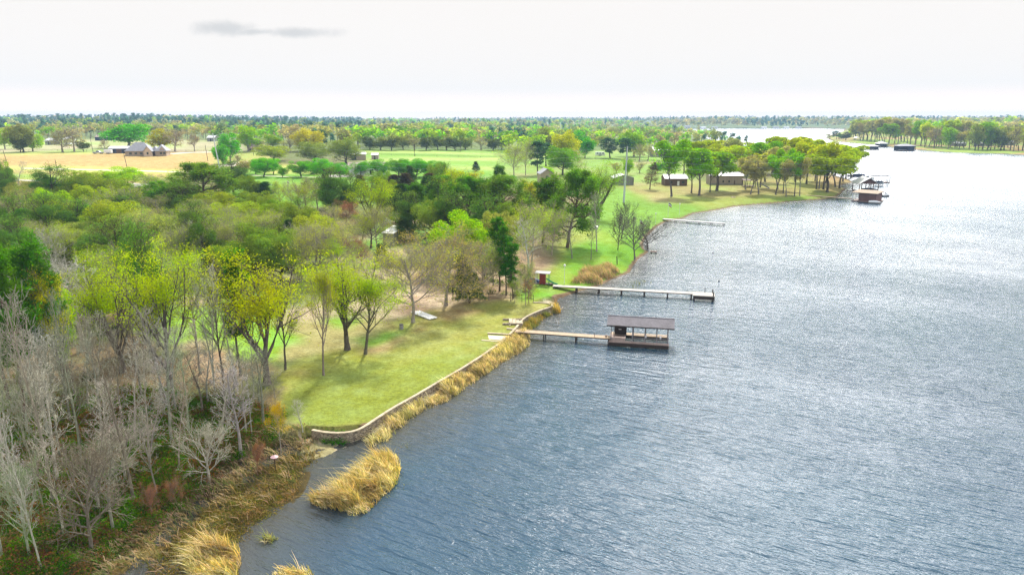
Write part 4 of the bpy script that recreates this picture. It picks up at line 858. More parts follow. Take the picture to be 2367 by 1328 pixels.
def near_mix(x, y, r, g):
    a = math.degrees(math.atan2(x, y)); v = vnoise(np.array([x / 90.]), np.array([y / 160.]))[0]; u = g.random()
    if r > 1300 and -37 < a < -12 and u < .75: return 'far_pine', 'pine'
    if a < -31 and r > 1500 and u < .5: return 'far_pine', 'pine'
    if u < (.03 if vnoise(np.array([x / 130. + 9]), np.array([y / 260.]))[0] < .72 else .7): return 'far_pine', 'pine'
    if v < .42: return ('far_round', ['green', 'lime', 'olive', 'green'][g.integers(4)])
    if v < .55: return ('far_fuzzy', ['tan', 'grey', 'olive', 'tan'][g.integers(4)])
    return ('far_round', ['olive', 'dk', 'olive', 'tan', 'green', 'gold', 'olive', 'lime', 'tan'][g.integers(9)])
def shore_mix(x, y, r, g):
    u = g.random()
    if u < (.05 if vnoise(np.array([x / 160. + 4]), np.array([y / 300.]))[0] < (.62 if r < 2900 else .45) else .85): return 'far_pine', 'pine'
    return 'far_fuzzy', ['tan', 'grey', 'tan', 'olive', 'tan'][g.integers(5)]
def right_mix(x, y, r, g):
    u = g.random(); return ('far_pine', 'pine') if u < .05 else ('far_round', ['lime', 'green', 'olive', 'lime', 'gold', 'tan', 'green'][g.integers(7)])
rows1 = [277.0 + 1.1 * i for i in range(10)] + [288 + 2.1 * i for i in range(9)] + [307 + 3.2 * i for i in range(15)]
forest('woodland', 'mixed spring woodland stretching to the horizon behind the fields', rows1, lambda px, py: px < 1560 + (py - 303) * 6 and py < base_lim(px) and not (px > 1400 and py < 300 and px > 1540), near_mix, 1.0, 1)
forest('far_shore_woodland', 'hazy blue and tan woodland on the far side of the lake', [276.5 + 1.3 * i for i in range(16)], lambda px, py: px > 1180 and py < 296.5 and (px > 1500 or py < 286), shore_mix, 1.1, 2)
forest('point_woodland', 'green woodland on the point across the lake at the right', [299 + 2.5 * i for i in range(21)], lambda px, py: px > 1960 and py < np.interp(px, [1960, 2055, 2120, 2200, 2367, 2500], [320, 329, 336, 341, 347, 350]), right_mix, 1.35, 9)
print('trees', len(TREES))

# ---------------------------------------------------------------- one label for each tree
ORD = ['leftmost', 'second from the left', 'third from the left', 'fourth from the left', 'fifth from the left', 'sixth from the left', 'seventh from the left', 'eighth from the left', 'ninth from the left', 'tenth from the left', 'eleventh from the left', 'twelfth from the left', 'thirteenth from the left', 'fourteenth from the left', 'fifteenth from the left', 'sixteenth from the left', 'seventeenth from the left', 'eighteenth from the left', 'nineteenth from the left', 'twentieth from the left']
grp = {}
for t in TREES:
    if not t['label']: grp.setdefault((t['words'], t['zone']), []).append(t)
for (wds, zn), L_ in grp.items():
    L_.sort(key=lambda t: t['px'])
    if len(L_) > 1 and not L_[0]['o'].get('group'):
        for t in L_: t['o']['group'] = f'{wds}s {zn}'.replace('leafs', 'leaf')
    for i, t in enumerate(L_):
        if len(L_) == 1: t['o']['label'] = f'{wds} {zn}'
        elif i < len(ORD) and i <= len(L_) / 2: t['o']['label'] = f'{wds} {zn}, {ORD[i]}'
        elif len(L_) - 1 - i < len(ORD): t['o']['label'] = f'{wds} {zn}, {ORD[len(L_) - 1 - i].replace("left", "right")}'
        else: t['o']['label'] = f'{wds} {zn}, number {i + 1} from left'
for t in TREES:
    if len(t['o']['label'].split()) > 16: t['o']['label'] = t['o']['label'].replace('slender ', '').replace(' on the', ' of the').replace('standing ', '')
    if len(t['o']['label'].split()) > 16: print('LONG', t['o']['label'])
# ---------------------------------------------------------------- reeds, brush and undergrowth
def blades(rng, X, Y, Z, h, w, lean, wind, col, jc=.2):
    """curved three-joint grass blades; returns V, F, colours"""
    n = len(X); b = np.stack([X, Y, Z], -1); hh = h * (.55 + .6 * rng.random(n)); a = rng.random(n) * 6.283
    side = np.stack([np.cos(a), np.sin(a), np.zeros(n)], -1) * (w * (.6 + .8 * rng.random(n)))[:, None] / 2
    ld = np.array(wind) + rng.normal(size=(n, 2)) * .55; ld = np.concatenate([ld, np.zeros((n, 1))], 1); lm = (lean * (.4 + .9 * rng.random(n)) * hh)[:, None]
    lev = []
    for t, ww in ((0, 1), (.4, .95), (.75, .7), (1.0, .12)):
        c = b + np.array([0, 0, 1.0]) * (hh * (t - .28 * t * t * min(1, lean)))[:, None] + ld * lm * t * t
        lev += [c - side * ww, c + side * ww]
    V = np.stack(lev, 1).reshape(-1, 3); o = np.arange(n)[:, None] * 8
    F = np.concatenate([o + np.array([[0, 1, 3, 2]]), o + np.array([[2, 3, 5, 4]]), o + np.array([[4, 5, 7, 6]])])
    cc = np.array(col)[None] * (1 + (rng.random((n, 1)) - .5) * 2 * jc) * (1 + (rng.random((n, 3)) - .5) * .14)
    return V, F, np.repeat(cc, 8, axis=0)
def scatter(rng, poly, dens, dist=None, world=False, z=0.0):
    W = np.array(poly) if world else np.array([P0(a, b, z)[:2] for a, b in poly])
    x0, y0 = W.min(0); x1, y1 = W.max(0); n = int((x1 - x0) * (y1 - y0) * dens); x = x0 + (x1 - x0) * rng.random(n); y = y0 + (y1 - y0) * rng.random(n)
    m_ = inpoly(x, y, W); return x[m_], y[m_], W
def brush(name, label, poly, n_clump, hgt, cols, seed, per=150, ls=.16):
    rng = np.random.default_rng(seed); W = np.array([P(a, b)[:2] for a, b in poly]); x0, y0 = W.min(0); x1, y1 = W.max(0)
    x = x0 + (x1 - x0) * rng.random(n_clump * 6); y = y0 + (y1 - y0) * rng.random(n_clump * 6); m_ = inpoly(x, y, W) & (gsd(x, y) > 1); x, y = x[m_][:n_clump], y[m_][:n_clump]
    n = len(x); rad = .5 + .8 * rng.random(n); s = np.repeat(np.arange(n), per); g = nrm(rng.normal(size=(n * per, 3))) * rng.random((n * per, 1)) ** .4
    c = np.stack([x[s] + g[:, 0] * rad[s], y[s] + g[:, 1] * rad[s], gz(x[s], y[s]) + np.abs(g[:, 2]) * rad[s] * hgt], -1)
    V, F = leaves(rng, c, ls, .6, .5, g); ci = np.array(cols)[rng.integers(0, len(cols), n)] * (.7 + .6 * rng.random((n, 1)))
    tag(obj(name, mesh(name, V, [F], [M['leafc']], col=np.repeat(ci[s], 4, axis=0))), label, 'undergrowth', None, 'stuff')
GOLD = (.60, .46, .17); STRAW = (.74, .63, .38); OLV = (.30, .28, .08)
def reeds(name, label, poly, dens, h, cols, seed, kind=None, catg='reed clump', group=None, wind=(-.75, -.45), lean=.55, w=.06, edge=1.2):
    rng = np.random.default_rng(seed); x, y, W = scatter(rng, poly, dens)
    ed = polydist(x, y, W); keep = rng.random(len(x)) < .35 + .65 * sstep(0, edge, ed); x, y, ed = x[keep], y[keep], ed[keep]
    z = np.maximum(gz(x, y), -.15); tuft = fbm(x * .9, y * .9, 3)
    hs = h * (.5 + .5 * sstep(0, edge * 1.2, ed)) * (.42 + .95 * sstep(.34, .62, tuft))
    g = sstep(.42, .6, fbm(x * 1.3 + 7, y * 1.3, 2)); V, F, Cc = blades(rng, x, y, z, hs, w, lean, wind, (1, 1, 1))
    base_ = np.array(cols[0])[None] * (1 - g)[:, None] + np.array(cols[1])[None] * g[:, None]
    under = (rng.random(len(x)) < .32)[:, None]; base_ = np.where(under, np.array(cols[2])[None], base_)
    o = obj(name, mesh(name, V, [F], [M['blade']], col=Cc * np.repeat(base_, 8, axis=0)))
    tag(o, label, catg, group, kind); return o
RC = (GOLD, STRAW, OLV)
reeds('reed_clump', 'largest golden reed island curving out from the end of the stone wall', [(716,1150),(738,1140),(775,1138),(805,1118),(845,1090),(868,1062),(895,1045),(922,1055),(928,1085),(915,1125),(880,1155),(850,1186),(815,1192),(775,1178),(745,1176),(722,1166)], 190, 1.9, RC, 1, edge=1.0)
reeds('reed_clump', 'golden reed clump cut by the lower picture edge beside the marsh', [(425,1345),(445,1290),(480,1262),(530,1262),(555,1275),(560,1300),(548,1345)], 230, 2.0, RC, 2)
reeds('reed_clump', 'low golden reed clump at the bottom edge right of the marsh clump', [(610,1345),(635,1318),(680,1308),(715,1318),(735,1345)], 230, 1.8, RC, 3)
reeds('reed_clump', 'tiny pale green reed tuft alone in the cove', [(600,1243),(622,1236),(645,1243),(635,1255),(608,1255)], 150, .9, (STRAW, (.25, .3, .08), OLV), 4, edge=.4)
for i, (a, b, h_, lb) in enumerate([(765, 1145, 1.2, 'small reed tuft'), (438, 1200, 1.0, 'x')][:0]): pass
reeds('reed_bed', 'golden reeds and cattails along the foot of the stone wall', [(1180,790),(1196,774),(1224,770),(1228,795),(1205,815),(1165,838),(1122,868),(1075,900),(1035,928),(992,945),(985,930),(1010,908),(1060,875),(1110,842),(1150,815)], 140, 1.3, ((.62, .51, .27), (.74, .63, .38), OLV), 5, 'stuff', 'reed bed', edge=.7)
reeds('reed_bed', 'thin straw coloured reeds on the beach below the stone wall', [(870,1000),(900,975),(945,945),(985,925),(990,945),(950,972),(925,995),(900,1018),(860,1040),(840,1020)], 60, 1.1, (STRAW, (.45, .42, .2), OLV), 6, 'stuff', 'reed bed', edge=.6)
reeds('reed_bed', 'patchy reeds on the small beach above the walkway', [(1202,762),(1225,742),(1262,724),(1288,712),(1296,718),(1262,738),(1240,758),(1222,768)], 60, .9, ((.42, .30, .08), (.2, .24, .05), OLV), 7, 'stuff', 'reed bed', edge=.6)
reeds('reed_clump', 'orange gold reed tuft at the far corner of the stone wall', [(1280,722),(1284,709),(1295,712),(1298,722),(1288,726)], 120, 1.4, ((.55, .33, .06), GOLD, OLV), 8, edge=.4)
reeds('dry_reeds', 'pinkish brown dead reeds between the green bank and the long pier', [(1318,662),(1335,645),(1355,630),(1385,628),(1410,620),(1435,632),(1420,642),(1395,650),(1392,658),(1365,660)], 60, 1.5, ((.55, .40, .28), (.46, .32, .22), (.25, .30, .08)), 9, 'stuff', 'dry reeds', edge=.8)
brush('marsh_mat', 'dark olive water plants matted over the marsh', [(340,1345),(400,1250),(450,1195),(530,1140),(600,1090),(690,1050),(725,1050),(715,1095),(695,1135),(640,1185),(590,1222),(550,1262),(470,1260),(430,1345)], 480, .2, [(.15, .17, .05), (.26, .20, .10), (.10, .09, .03), (.20, .18, .06), (.34, .25, .14)], 31, 90, .13)
reeds('marsh_grass', 'brown and olive grass tussocks in the marsh', [(200,1345),(330,1225),(440,1170),(530,1090),(640,1040),(715,1010),(760,1012),(745,1045),(715,1100),(690,1140),(640,1185),(560,1240),(480,1260),(420,1300),(400,1345)], 12, .8, ((.22, .16, .07), (.42, .31, .18), (.12, .14, .04)), 10, 'stuff', 'marsh grass', lean=.8, w=.07)
reeds('marsh_grass', 'tan dead grass band between the thicket and the marsh', [(150,1328),(330,1215),(430,1160),(520,1070),(600,1020),(650,1000),(720,1000),(730,1030),(640,1060),(560,1110),(450,1190),(350,1270),(260,1345)], 30, .95, ((.31, .23, .14), (.45, .34, .22), (.12, .17, .04)), 11, 'stuff', 'marsh grass', lean=.9, w=.08)
reeds('water_weeds', 'sparse green stems standing in the water near the reed island', [(930,1010),(900,1120),(880,1160),(930,1140),(960,1060),(985,960),(1040,935),(960,985)], 4, .6, ((.12, .18, .05), (.3, .28, .12), OLV), 12, 'stuff', 'water weeds', w=.04)
reeds('water_weeds', 'sparse green stems in the water below the long pier', [(1440,655),(1500,645),(1510,655),(1460,668)], 6, .7, ((.20, .25, .08), (.3, .28, .12), OLV), 13, 'stuff', 'water weeds', w=.05)
# leafy understorey and litter in the thicket
brush('undergrowth', 'green and brown brush on the floor of the lower left thicket', [(0,1345),(0,940),(300,900),(560,930),(650,960),(640,1030),(520,1070),(420,1165),(300,1250),(180,1345)], 2300, 1.0, [(.07, .16, .02), (.06, .13, .02), (.10, .20, .03), (.18, .13, .07), (.20, .11, .06)], 21)
brush('undergrowth', 'low shrubs under the trees of the left woods', [(0,930),(0,480),(300,470),(640,490),(780,520),(760,640),(560,660),(420,640),(300,700),(200,900)], 420, 1.0, [(.08, .14, .03), (.12, .15, .05), (.20, .16, .09), (.06, .10, .03)], 22, 110, .24)
brush('undergrowth', 'low shrubs beneath the trees beside the red playhouse', [(1060,690),(1180,690),(1230,690),(1215,600),(1120,560),(1000,600),(960,650)], 110, .9, [(.10, .16, .03), (.18, .14, .07), (.07, .11, .03)], 23, 110, .2)
brush('wall_vine', 'green vine hanging over the curved end of the stone wall', [(752,1010),(800,1012),(832,1005),(850,998),(853,1006),(832,1016),(800,1021),(752,1018)], 60, .7, [(.06, .24, .02), (.10, .30, .03)], 24, 120, .12)

# ---------------------------------------------------------------- stone retaining wall
def wall(name, label, pts, z0, z1, th, closed_gap=None):
    W = np.array(pts); o = thing(name, label, 'wall', (W[0, 0], W[0, 1], 0)); W = W - W[0]
    # smooth the trace
    seg = np.r_[0, np.cumsum(np.hypot(*np.diff(W, axis=0).T))]; n = max(4, int(seg[-1] / .7)); s_ = np.linspace(0, seg[-1], n)
    x = np.interp(s_, seg, W[:, 0]); y = np.interp(s_, seg, W[:, 1])
    if n > 12:
        k = np.array([.25, .5, .25])
        for _ in range(3): x[1:-1] = np.convolve(x, k, 'valid'); y[1:-1] = np.convolve(y, k, 'valid')
    tx = np.gradient(x); ty = np.gradient(y); L = np.hypot(tx, ty); nx, ny = -ty / L, tx / L
    def run(a, b, c, d_):
        V = []
        for o_, z in ((a, c), (b, c), (b, d_), (a, d_)): V.append(np.stack([x + nx * o_, y + ny * o_, np.full(n, z)], -1))
        V = np.stack(V, 1).reshape(-1, 3); I = np.arange(n * 4).reshape(n, 4); J = np.roll(I, -1, axis=1)
        F = np.stack([I[:-1], J[:-1], J[1:], I[1:]], -1).reshape(-1, 4); F = np.concatenate([F, [I[0][::-1], I[-1]]]); return V, F
    v, f = run(-th / 2, th / 2, z0, z1); obj('wall_body', mesh('wall_body', v, [f], [M['stone']]), o)
    v, f = run(-th / 2 - .03, th / 2 + .03, z1, z1 + .09); obj('cap_stones', mesh('cap_stones', v, [f], [M['cap']]), o)
    return o
wall('stone_wall', 'long curved stone retaining wall between the mown lawn and the golden reeds', W1, -.3, LZ + .05, .27)
wall('stone_wall', 'stone retaining wall from the walkway to the far corner of the lawn', W2, -.3, LZ + .05, .27)
wall('wing_wall', 'short straight stone wing wall running into the lawn beside the gap', [P0(1127,771,LZ)[:2], P0(1150,772,LZ)[:2], P0(1177,774,LZ)[:2]], .2, LZ + .08, .3)
def slab_thing(name, label, cat_, px, z, th, mat):
    pts = [P0(a, b, z) for a, b in px]; c = np.mean(pts, 0); o = MB().slab([(p[0] - c[0], p[1] - c[1], p[2] - c[2]) for p in pts], th).build(name, mat); o.location = c; return tag(o, label, cat_)
slab_thing('edging', 'thin pale edging stone on the lower side of the wall gap', 'edging', [(1113,784),(1166,788),(1166,790),(1113,786)], LZ + .05, .3, M['cap'])
slab_thing('sand_ramp', 'sandy ramp in the gap of the stone wall', 'ramp', [(1128,774),(1176,777),(1172,787),(1130,783)], LZ + .03, .3, M['track'])
st = thing('steps', 'stone steps set in the wall above the walkway', 'steps', P0(1200, 745, LZ))
for i in range(4): MB().box(-1.6 + i * .55, -1.1, .35 - i * .1, -1.1 + i * .55, 1.1, .1 + .02 - i * .02 + .0).build('step', M['cap'], st)
for s_ in (-1.25, 1.25): MB().beam((-2.6, s_, .1), (.5, s_, .1), .3, .35).build('side_wall', M['stone'], st)
slab_thing('edging', 'loose pale stone bar lying on the lawn beside the steps', 'edging', [(1177,751),(1186,742),(1187.5,743),(1178.5,752)], LZ + .12, .15, M['cap'])
slab_thing('edging', 'low stone edging just above the left end of the walkway', 'edging', [(1171,757),(1192,759),(1192,760.5),(1171,758.5)], LZ + .18, .25, M['cap'])

# ---------------------------------------------------------------- docks
def frame(a, b):
    dx, dy = b[0] - a[0], b[1] - a[1]; return math.hypot(dx, dy), math.atan2(dy, dx)
def pier(name, label, A, B, width, zt, mat, post_every, catg='pier', th=.14, post_w=.09, floats=False, beam_m='wood_dark'):
    L, rz = frame(A, B); o = thing(name, label, catg, (A[0], A[1], 0), rz)
    MB().box(0, 0, zt - .05, L, width, zt).build('deck', mat, o)
    for yy in (.06, width - .14): MB().box(.02, yy, zt - .05 - th, L - .02, yy + .08, zt - .052).build('stringer', M[beam_m], o)
    n = max(1, int(L / post_every)); 
    for i in range(n + 1):
        x = min(L - .1, .3 + i * (L - .5) / n)
        for yy in (-.03, width + .03): MB().tube((x, yy, -1.6), (x, yy, zt - .06), post_w, k=8).build('pile', M['wood_dark'], o)
    return o, L, rz
def flat(px, py, z): p = P0(px, py, z); return p
# walkway to the covered dock: near edge traced
A = flat(1180, 765.3, 1.0); B = flat(1409.5, 782.6, .95)
pier('walkway', 'long straight plank walkway from the stone wall to the covered dock', A, B, 1.35, .98, M['plank'], 4.0)
# covered boat dock
A = P0(1407, 789.6, .62); B = P0(1545.5, 798.5, .62); L, rz = frame(A, B)
dk = thing('boat_dock', 'covered boat dock with a brown shingled roof at the end of the walkway', 'boat dock', (A[0], A[1], 0), rz)
D_ = 5.0
MB().box(0, 0, .54, L * .37, 1.0, .62).box(0, 1.0, .54, L * .27, D_ - 1.2, .62).build('platform', M['plank_red'], dk)
MB().box(L * .37 + .003, .002, .54, L, 1.0, .617).build('front_deck', M['plank_red'], dk)
MB().box(0, D_ - 1.2 + .003, .54, L, D_, .63).build('rear_deck', M['plank'], dk)
MB().box(0, -.05, .08, L + .03, 0, .56).build('skirt', M['wood_dark'], dk)  # shade on the camera-facing front is painted into the skirt's dark colour
MB().box(L, 0, .2, L + .05, 1.0, .56).box(-.05, 0, .2, 0, D_, .56).box(L, D_ - 1.2, .2, L + .05, D_, .56).build('end_fascia', M['plank_red'], dk)
MB().box(L * .27, D_ - 1.27, .15, L, D_ - 1.2, .55).box(L * .37, 1.0, .15, L, 1.06, .52).build('inner_fascia', M['wood_dark'], dk)
EZ = 3.0; RZ = 3.95
for x in (.03, .39, .6, .8, .985):
    MB().box(L * x - .06, .98, .0, L * x + .06, 1.10, EZ + .05).build('post', M['post'], dk)
for x in (.06, .4, .61, .8, .985): MB().box(L * x - .06, D_ - 1.25, .0, L * x + .06, D_ - 1.13, EZ + .05).build('post', M['post'], dk)
ro = .55; y0_, y1_, ym = .5, D_ - .65, (D_ - .15) / 2
m_ = MB(); th = .09
for (ya, yb) in ((y0_, ym), (y1_, ym)):
    vs = [(-ro * .7, ya, EZ), (L + ro * 1.3, ya, EZ), (L + ro * 1.3, yb, RZ), (-ro * .7, yb, RZ)]
    if ya > yb: vs = vs[::-1]
    m_.slab(vs, th)
rf = m_.build('roof', M['shingle'], dk)
MB().box(-ro * .7, y0_ - .03, EZ - .16, L + ro * 1.3, y0_, EZ + .015).build('eave_board', M['wood_dark'], rf)
MB().box(-ro * .7, ym - .08, RZ - .02, L + ro * 1.3, ym + .08, RZ + .035).build('ridge_cap', M['shingle'], rf)
for yy in (1.04, D_ - 1.19): MB().box(0, yy - .06, EZ - .22, L, yy + .06, EZ - .03).build('roof_beam', M['wood_dark'], dk)
for i in range(6):
    x = L * (.04 + .19 * i); MB().beam((x, y0_ + .1, EZ - .1), (x, ym, RZ - .14), .06, .12).beam((x, ym, RZ - .14), (x, y1_ - .1, EZ - .1), .06, .12).build('rafter', M['wood_brown'], dk)
MB().box(L * .38, 1.5, 1.0, L * .97, 1.58, 1.06).box(L * .38, 3.1, 1.0, L * .97, 3.18, 1.06).box(L * .6, 1.5, .93, L * .63, 3.2, 1.0).box(L * .85, 1.5, .93, L * .88, 3.2, 1.0).build('boat_lift', M['post'], dk, label='bare grey boat lift frame in the slip')
cb = thing('storage_cabinet', 'dark cabinet standing on the left end of the covered dock', 'cabinet', (A[0] + math.cos(rz) * .9 - math.sin(rz) * 3.95, A[1] + math.sin(rz) * .9 + math.cos(rz) * 3.95, .63), rz)
MB().box(-.3, 0, 0, 1.45, .6, 1.15).build('cabinet_body', M['wood_dark'], cb); MB().box(-.34, -.04, 1.15, 1.49, .64, 1.19).build('lid', M['wood_brown'], cb)
MB().box(.3, -.03, .72, .7, -.001, .86).build('handle_plate', M['white'], cb)
bp = thing('bollard_light', 'small post light on the walkway near the covered dock', 'light', P0(1374, 778.5, .98)); MB().tube((0,0,0),(0,0,.5),.04).build('stem', M['wood_brown'], bp); MB().dome((0,0,.5),.07,.1).build('cap', M['wood_dark'], bp)
bk = thing('bucket', 'small red brown bucket on the walkway end', 'bucket', P0(1401, 778, .98)); MB().tube((0,0,0),(0,0,.28),.13,.17,10).build('bucket_body', M['plank_red'], bk); MB().tube((-.16,0,.3),(.16,0,.36),.012).build('handle', M['dark'], bk)

# long pale pier with the playhouse
A = P0(1277, 660.5, 1.1); B = P0(1601, 680, .95)
lp, L, rz = pier('pier', 'longest pale pier on piles leading out from the red playhouse', A, B, 1.5, 1.02, M['plank_pale'], 4.0, post_w=.13)
MB().box(L, -1.0, .90, L + 3.9, 1.75, 1.05).build('end_platform', M['plank_pale'], lp)
MB().box(L + .1, -1.0, .35, L + 3.8, -.92, .89).box(L + 3.75, -1.0, .35, L + 3.85, 1.7, .89).build('platform_fascia', M['wood_dark'], lp)
for x, y in ((L + .3, -.9), (L + 3.6, -.9), (L + 3.6, 1.6), (L + .3, 1.6)): MB().tube((x, y, -1.5), (x, y, 1.0 if x < L + 3 else 1.75), .1).build('pile', M['wood_dark'], lp)
MB().tube((L + 2.2, 1.6, 1.05), (L + 2.2, 1.6, 2.0), .05).build('mooring_post', M['wood_dark'], lp)
ph = thing('playhouse', 'narrow red playhouse with a pale canopy and green slide at the pier head', 'playhouse', P(1253, 657), rz, scale=(.85, .85, .85))
MB().box(-.55, -.5, .15, .75, .8, 2.6).build('cabin', M['red'], ph)
for a, b in ((-1.3, -.6), (1.6, -.6), (-1.3, 1.0), (1.6, 1.0)): MB().box(a - .05, b - .05, 0, a + .05, b + .05, 2.65).build('post', M['green'] if a > 0 else M['white'], ph)
MB().slab([(-1.6, -.75, 2.75), (1.85, -.75, 2.68), (1.85, 1.25, 2.85), (-1.6, 1.25, 2.9)], .08).build('canopy', M['post'], ph)
m_ = MB()
for i in range(8):
    t0, t1 = i / 8, (i + 1) / 8; f_ = lambda t: (1.0 + 2.6 * t, .0, .12 + 1.25 * (1 - t) ** 1.6)
    a, b = f_(t0), f_(t1); m_.beam(a, b, .5, .05); m_.beam((a[0], -.27, a[2] + .1), (b[0], -.27, b[2] + .1), .05, .2); m_.beam((a[0], .27, a[2] + .1), (b[0], .27, b[2] + .1), .05, .2)
m_.build('slide', M['green'], ph)
MB().box(-2.0, -.4, .12, 2.6, .9, .2).build('base_deck', M['wood_dark'], ph)
tb = thing('tarpaulin_pile', 'blue tarpaulin covered heap left of the red playhouse', 'tarpaulin', P(1234, 652), rz)
m_ = MB(); nx_ = 9; vs = []
r_ = random.Random(3)
for i in range(nx_):
    for j in range(6): vs.append((-1.5 + 3.0 * i / 8, -.7 + 1.4 * j / 5, .02 + (.75 + .2 * r_.random()) * math.sin(math.pi * i / 8) ** .5 * math.sin(math.pi * j / 5) ** .6))
m_.add(vs, [(i * 6 + j, (i + 1) * 6 + j, (i + 1) * 6 + j + 1, i * 6 + j + 1) for i in range(8) for j in range(5)]); m_.build('cover', M['blue'], tb)
# white narrow pier further on
A = P0(1531, 505.5, .8); B = P0(1673, 516.8, .7); pier('pier', 'narrow white pier reaching out from the middle lawn', A, B, 1.5, .75, M['pier_white'], 3.5, beam_m='wood_dark')
A = P0(1503, 581, .5); B = P0(1518.5, 581.6, .5); pier('small_dock', 'tiny brown dock below the leaning tree', A, B, 1.0, .5, M['wood_brown'], 1.5, catg='dock')
def lamp(label, bx, by, ty, head='ball'):
    p = P(bx, by); h = z_at(p[0], p[1], ty) - p[2]; o = thing('lamp_post', label, 'lamp post', p, group='white lamp posts near the water')
    MB().tube((0, 0, 0), (0, 0, h - .3), .05, .04).build('post', M['white'], o)
    MB().tube((0, 0, h - .3), (0, 0, h - .2), .22, .24, 10).dome((0, 0, h - .2), .24, .26).build('lamp_head', M['white'], o)
lamp('white ball topped post beside the long pale pier', 1304.5, 655, 611)
lamp('white ball topped post left of the white pier', 1515, 519, 492)
lamp('white ball topped post behind the white pier near the shore', 1570, 497, 470)
def flag(label, bx, by, ty, cols, fw=1.3, fh=.85, lean=0):
    p = P(bx, by); h = z_at(p[0], p[1], ty) - p[2]; o = thing('flagpole', label, 'flagpole', p)
    MB().tube((0, 0, 0), (0, 0, h), .05, .03).build('pole', M['white'], o); MB().dome((0, 0, h), .07, .07).build('finial', M['white'], o)
    for i, c in enumerate(cols):
        n = 8; vs = []
        for j in range(n + 1):
            t = j / n
            for s_ in (0, 1): vs.append((.05 + fw * .75 * t, .12 * math.sin(t * 7) , h - .15 - (i + s_) * fh / len(cols) - .55 * t * t * fw))
        MB().add(vs, [(2 * j, 2 * j + 1, 2 * j + 3, 2 * j + 2) for j in range(n)]).build('flag_stripe' if len(cols) > 1 else 'flag', M[c], o)
flag('flagpole with a red white and blue flag behind the white pier', 1543.7, 503, 468, ['blue', 'white', 'red'], 1.3, 1.0)
flag('white flag on a pole above the small white roofed shed', 893, 545, 500, ['white'], 1.9, 1.1)
flag('short pole with a red and white pennant behind the multi stemmed tree', 1478, 548, 508, ['white', 'red'], .9, .9)
flag('tall white flagpole on the green lawn by the cedar', 667, 458, 417, ['white', 'red'], .8, .8)
mb = thing('martin_house', 'white box on a post on the green bank', 'nest box', P(1377, 545)); hh_ = z_at(mb.location[0], mb.location[1], 523) - mb.location[2]
MB().tube((0, 0, 0), (0, 0, hh_ - .8), .05).build('post', M['post'], mb); MB().box(-.5, -.4, hh_ - .8, .5, .4, hh_ - .1).build('box_body', M['white'], mb); MB().slab([(-.6, -.5, hh_ - .05), (.6, -.5, hh_ - .05), (.6, .5, hh_ + .08), (-.6, .5, hh_ + .08)], .06).build('roof', M['white_metal'], mb)
bp = thing('stump_post', 'leaning dark wooden post on the green bank', 'post', P(1426.6, 610)); MB().tube((0, 0, -.2), (-.12, .1, 1.7), .12, .10).build('post_body', M['wood_dark'], bp)
dh = thing('duck_box', 'pale pink topped nest box on a dark post in the marsh', 'nest box', P0(637, 1086, .1)); MB().tube((0, 0, -.5), (0, 0, 1.1), .05).build('post', M['wood_dark'], dh); MB().box(-.14, -.14, 1.1, .14, .14, 1.4).build('box_body', M['wood_brown'], dh)
m_ = MB()
for i in range(8):
    a0, a1 = i * math.pi / 4, (i + 1) * math.pi / 4; m_.add([(0, 0, 1.56), (.38 * math.cos(a0), .38 * math.sin(a0), 1.38), (.38 * math.cos(a1), .38 * math.sin(a1), 1.38), (0, 0, 1.36)], [(0, 1, 2), (3, 2, 1)])
m_.build('cone_hood', M['pink'], dh)
# white boards by the oak
pts = [P(959.4, 722), P(1001, 738)]; bl, brz = frame(*pts); bd = thing('board_stack', 'stack of white boards lying beside the stout oak trunk', 'boards', (pts[0][0], pts[0][1], pts[0][2]), brz)
for i in range(3): MB().box(-.1 + i * .12, -.75 + .5 * i, .08 + .02 * i, bl + .05 * i, -.28 + .5 * i, .2 + .03 * i).build('board', M['white'], bd)
for i in range(3): MB().box(.4 + i * bl * .36, -.8, 0, .5 + i * bl * .36, .8, .08).build('bearer', M['plank'], bd)
bn = thing('bin', 'small grey drum at the lawn edge left of the stout oak', 'drum', P(928, 760)); MB().tube((0, 0, 0), (0, 0, .7), .3, .3, 14).build('drum_body', M['post'], bn); MB().tube((0, 0, .7), (0, 0, .75), .32, .32, 14).build('lid', M['dark'], bn)
# timber frame in the trees
tf = thing('timber_frame', 'open dark timber frame between the trees above the lawn corner', 'timber frame', P(1072, 692), .1)
for x in (-1.9, -.7, .6, 1.8):
    for y in (0, 1.6): MB().box(x - .07, y - .07, 0, x + .07, y + .07, 2.3 if x < 1 else 1.9).build('post', M['wood_dark'], tf)
MB().beam((-1.9, 0, 1.1), (1.8, 0, 1.1), .06, .14).beam((-1.9, 1.6, 1.1), (1.8, 1.6, 1.1), .06, .14).beam((-1.9, 0, .4), (1.8, 0, .4), .06, .14).build('rail', M['wood_dark'], tf)
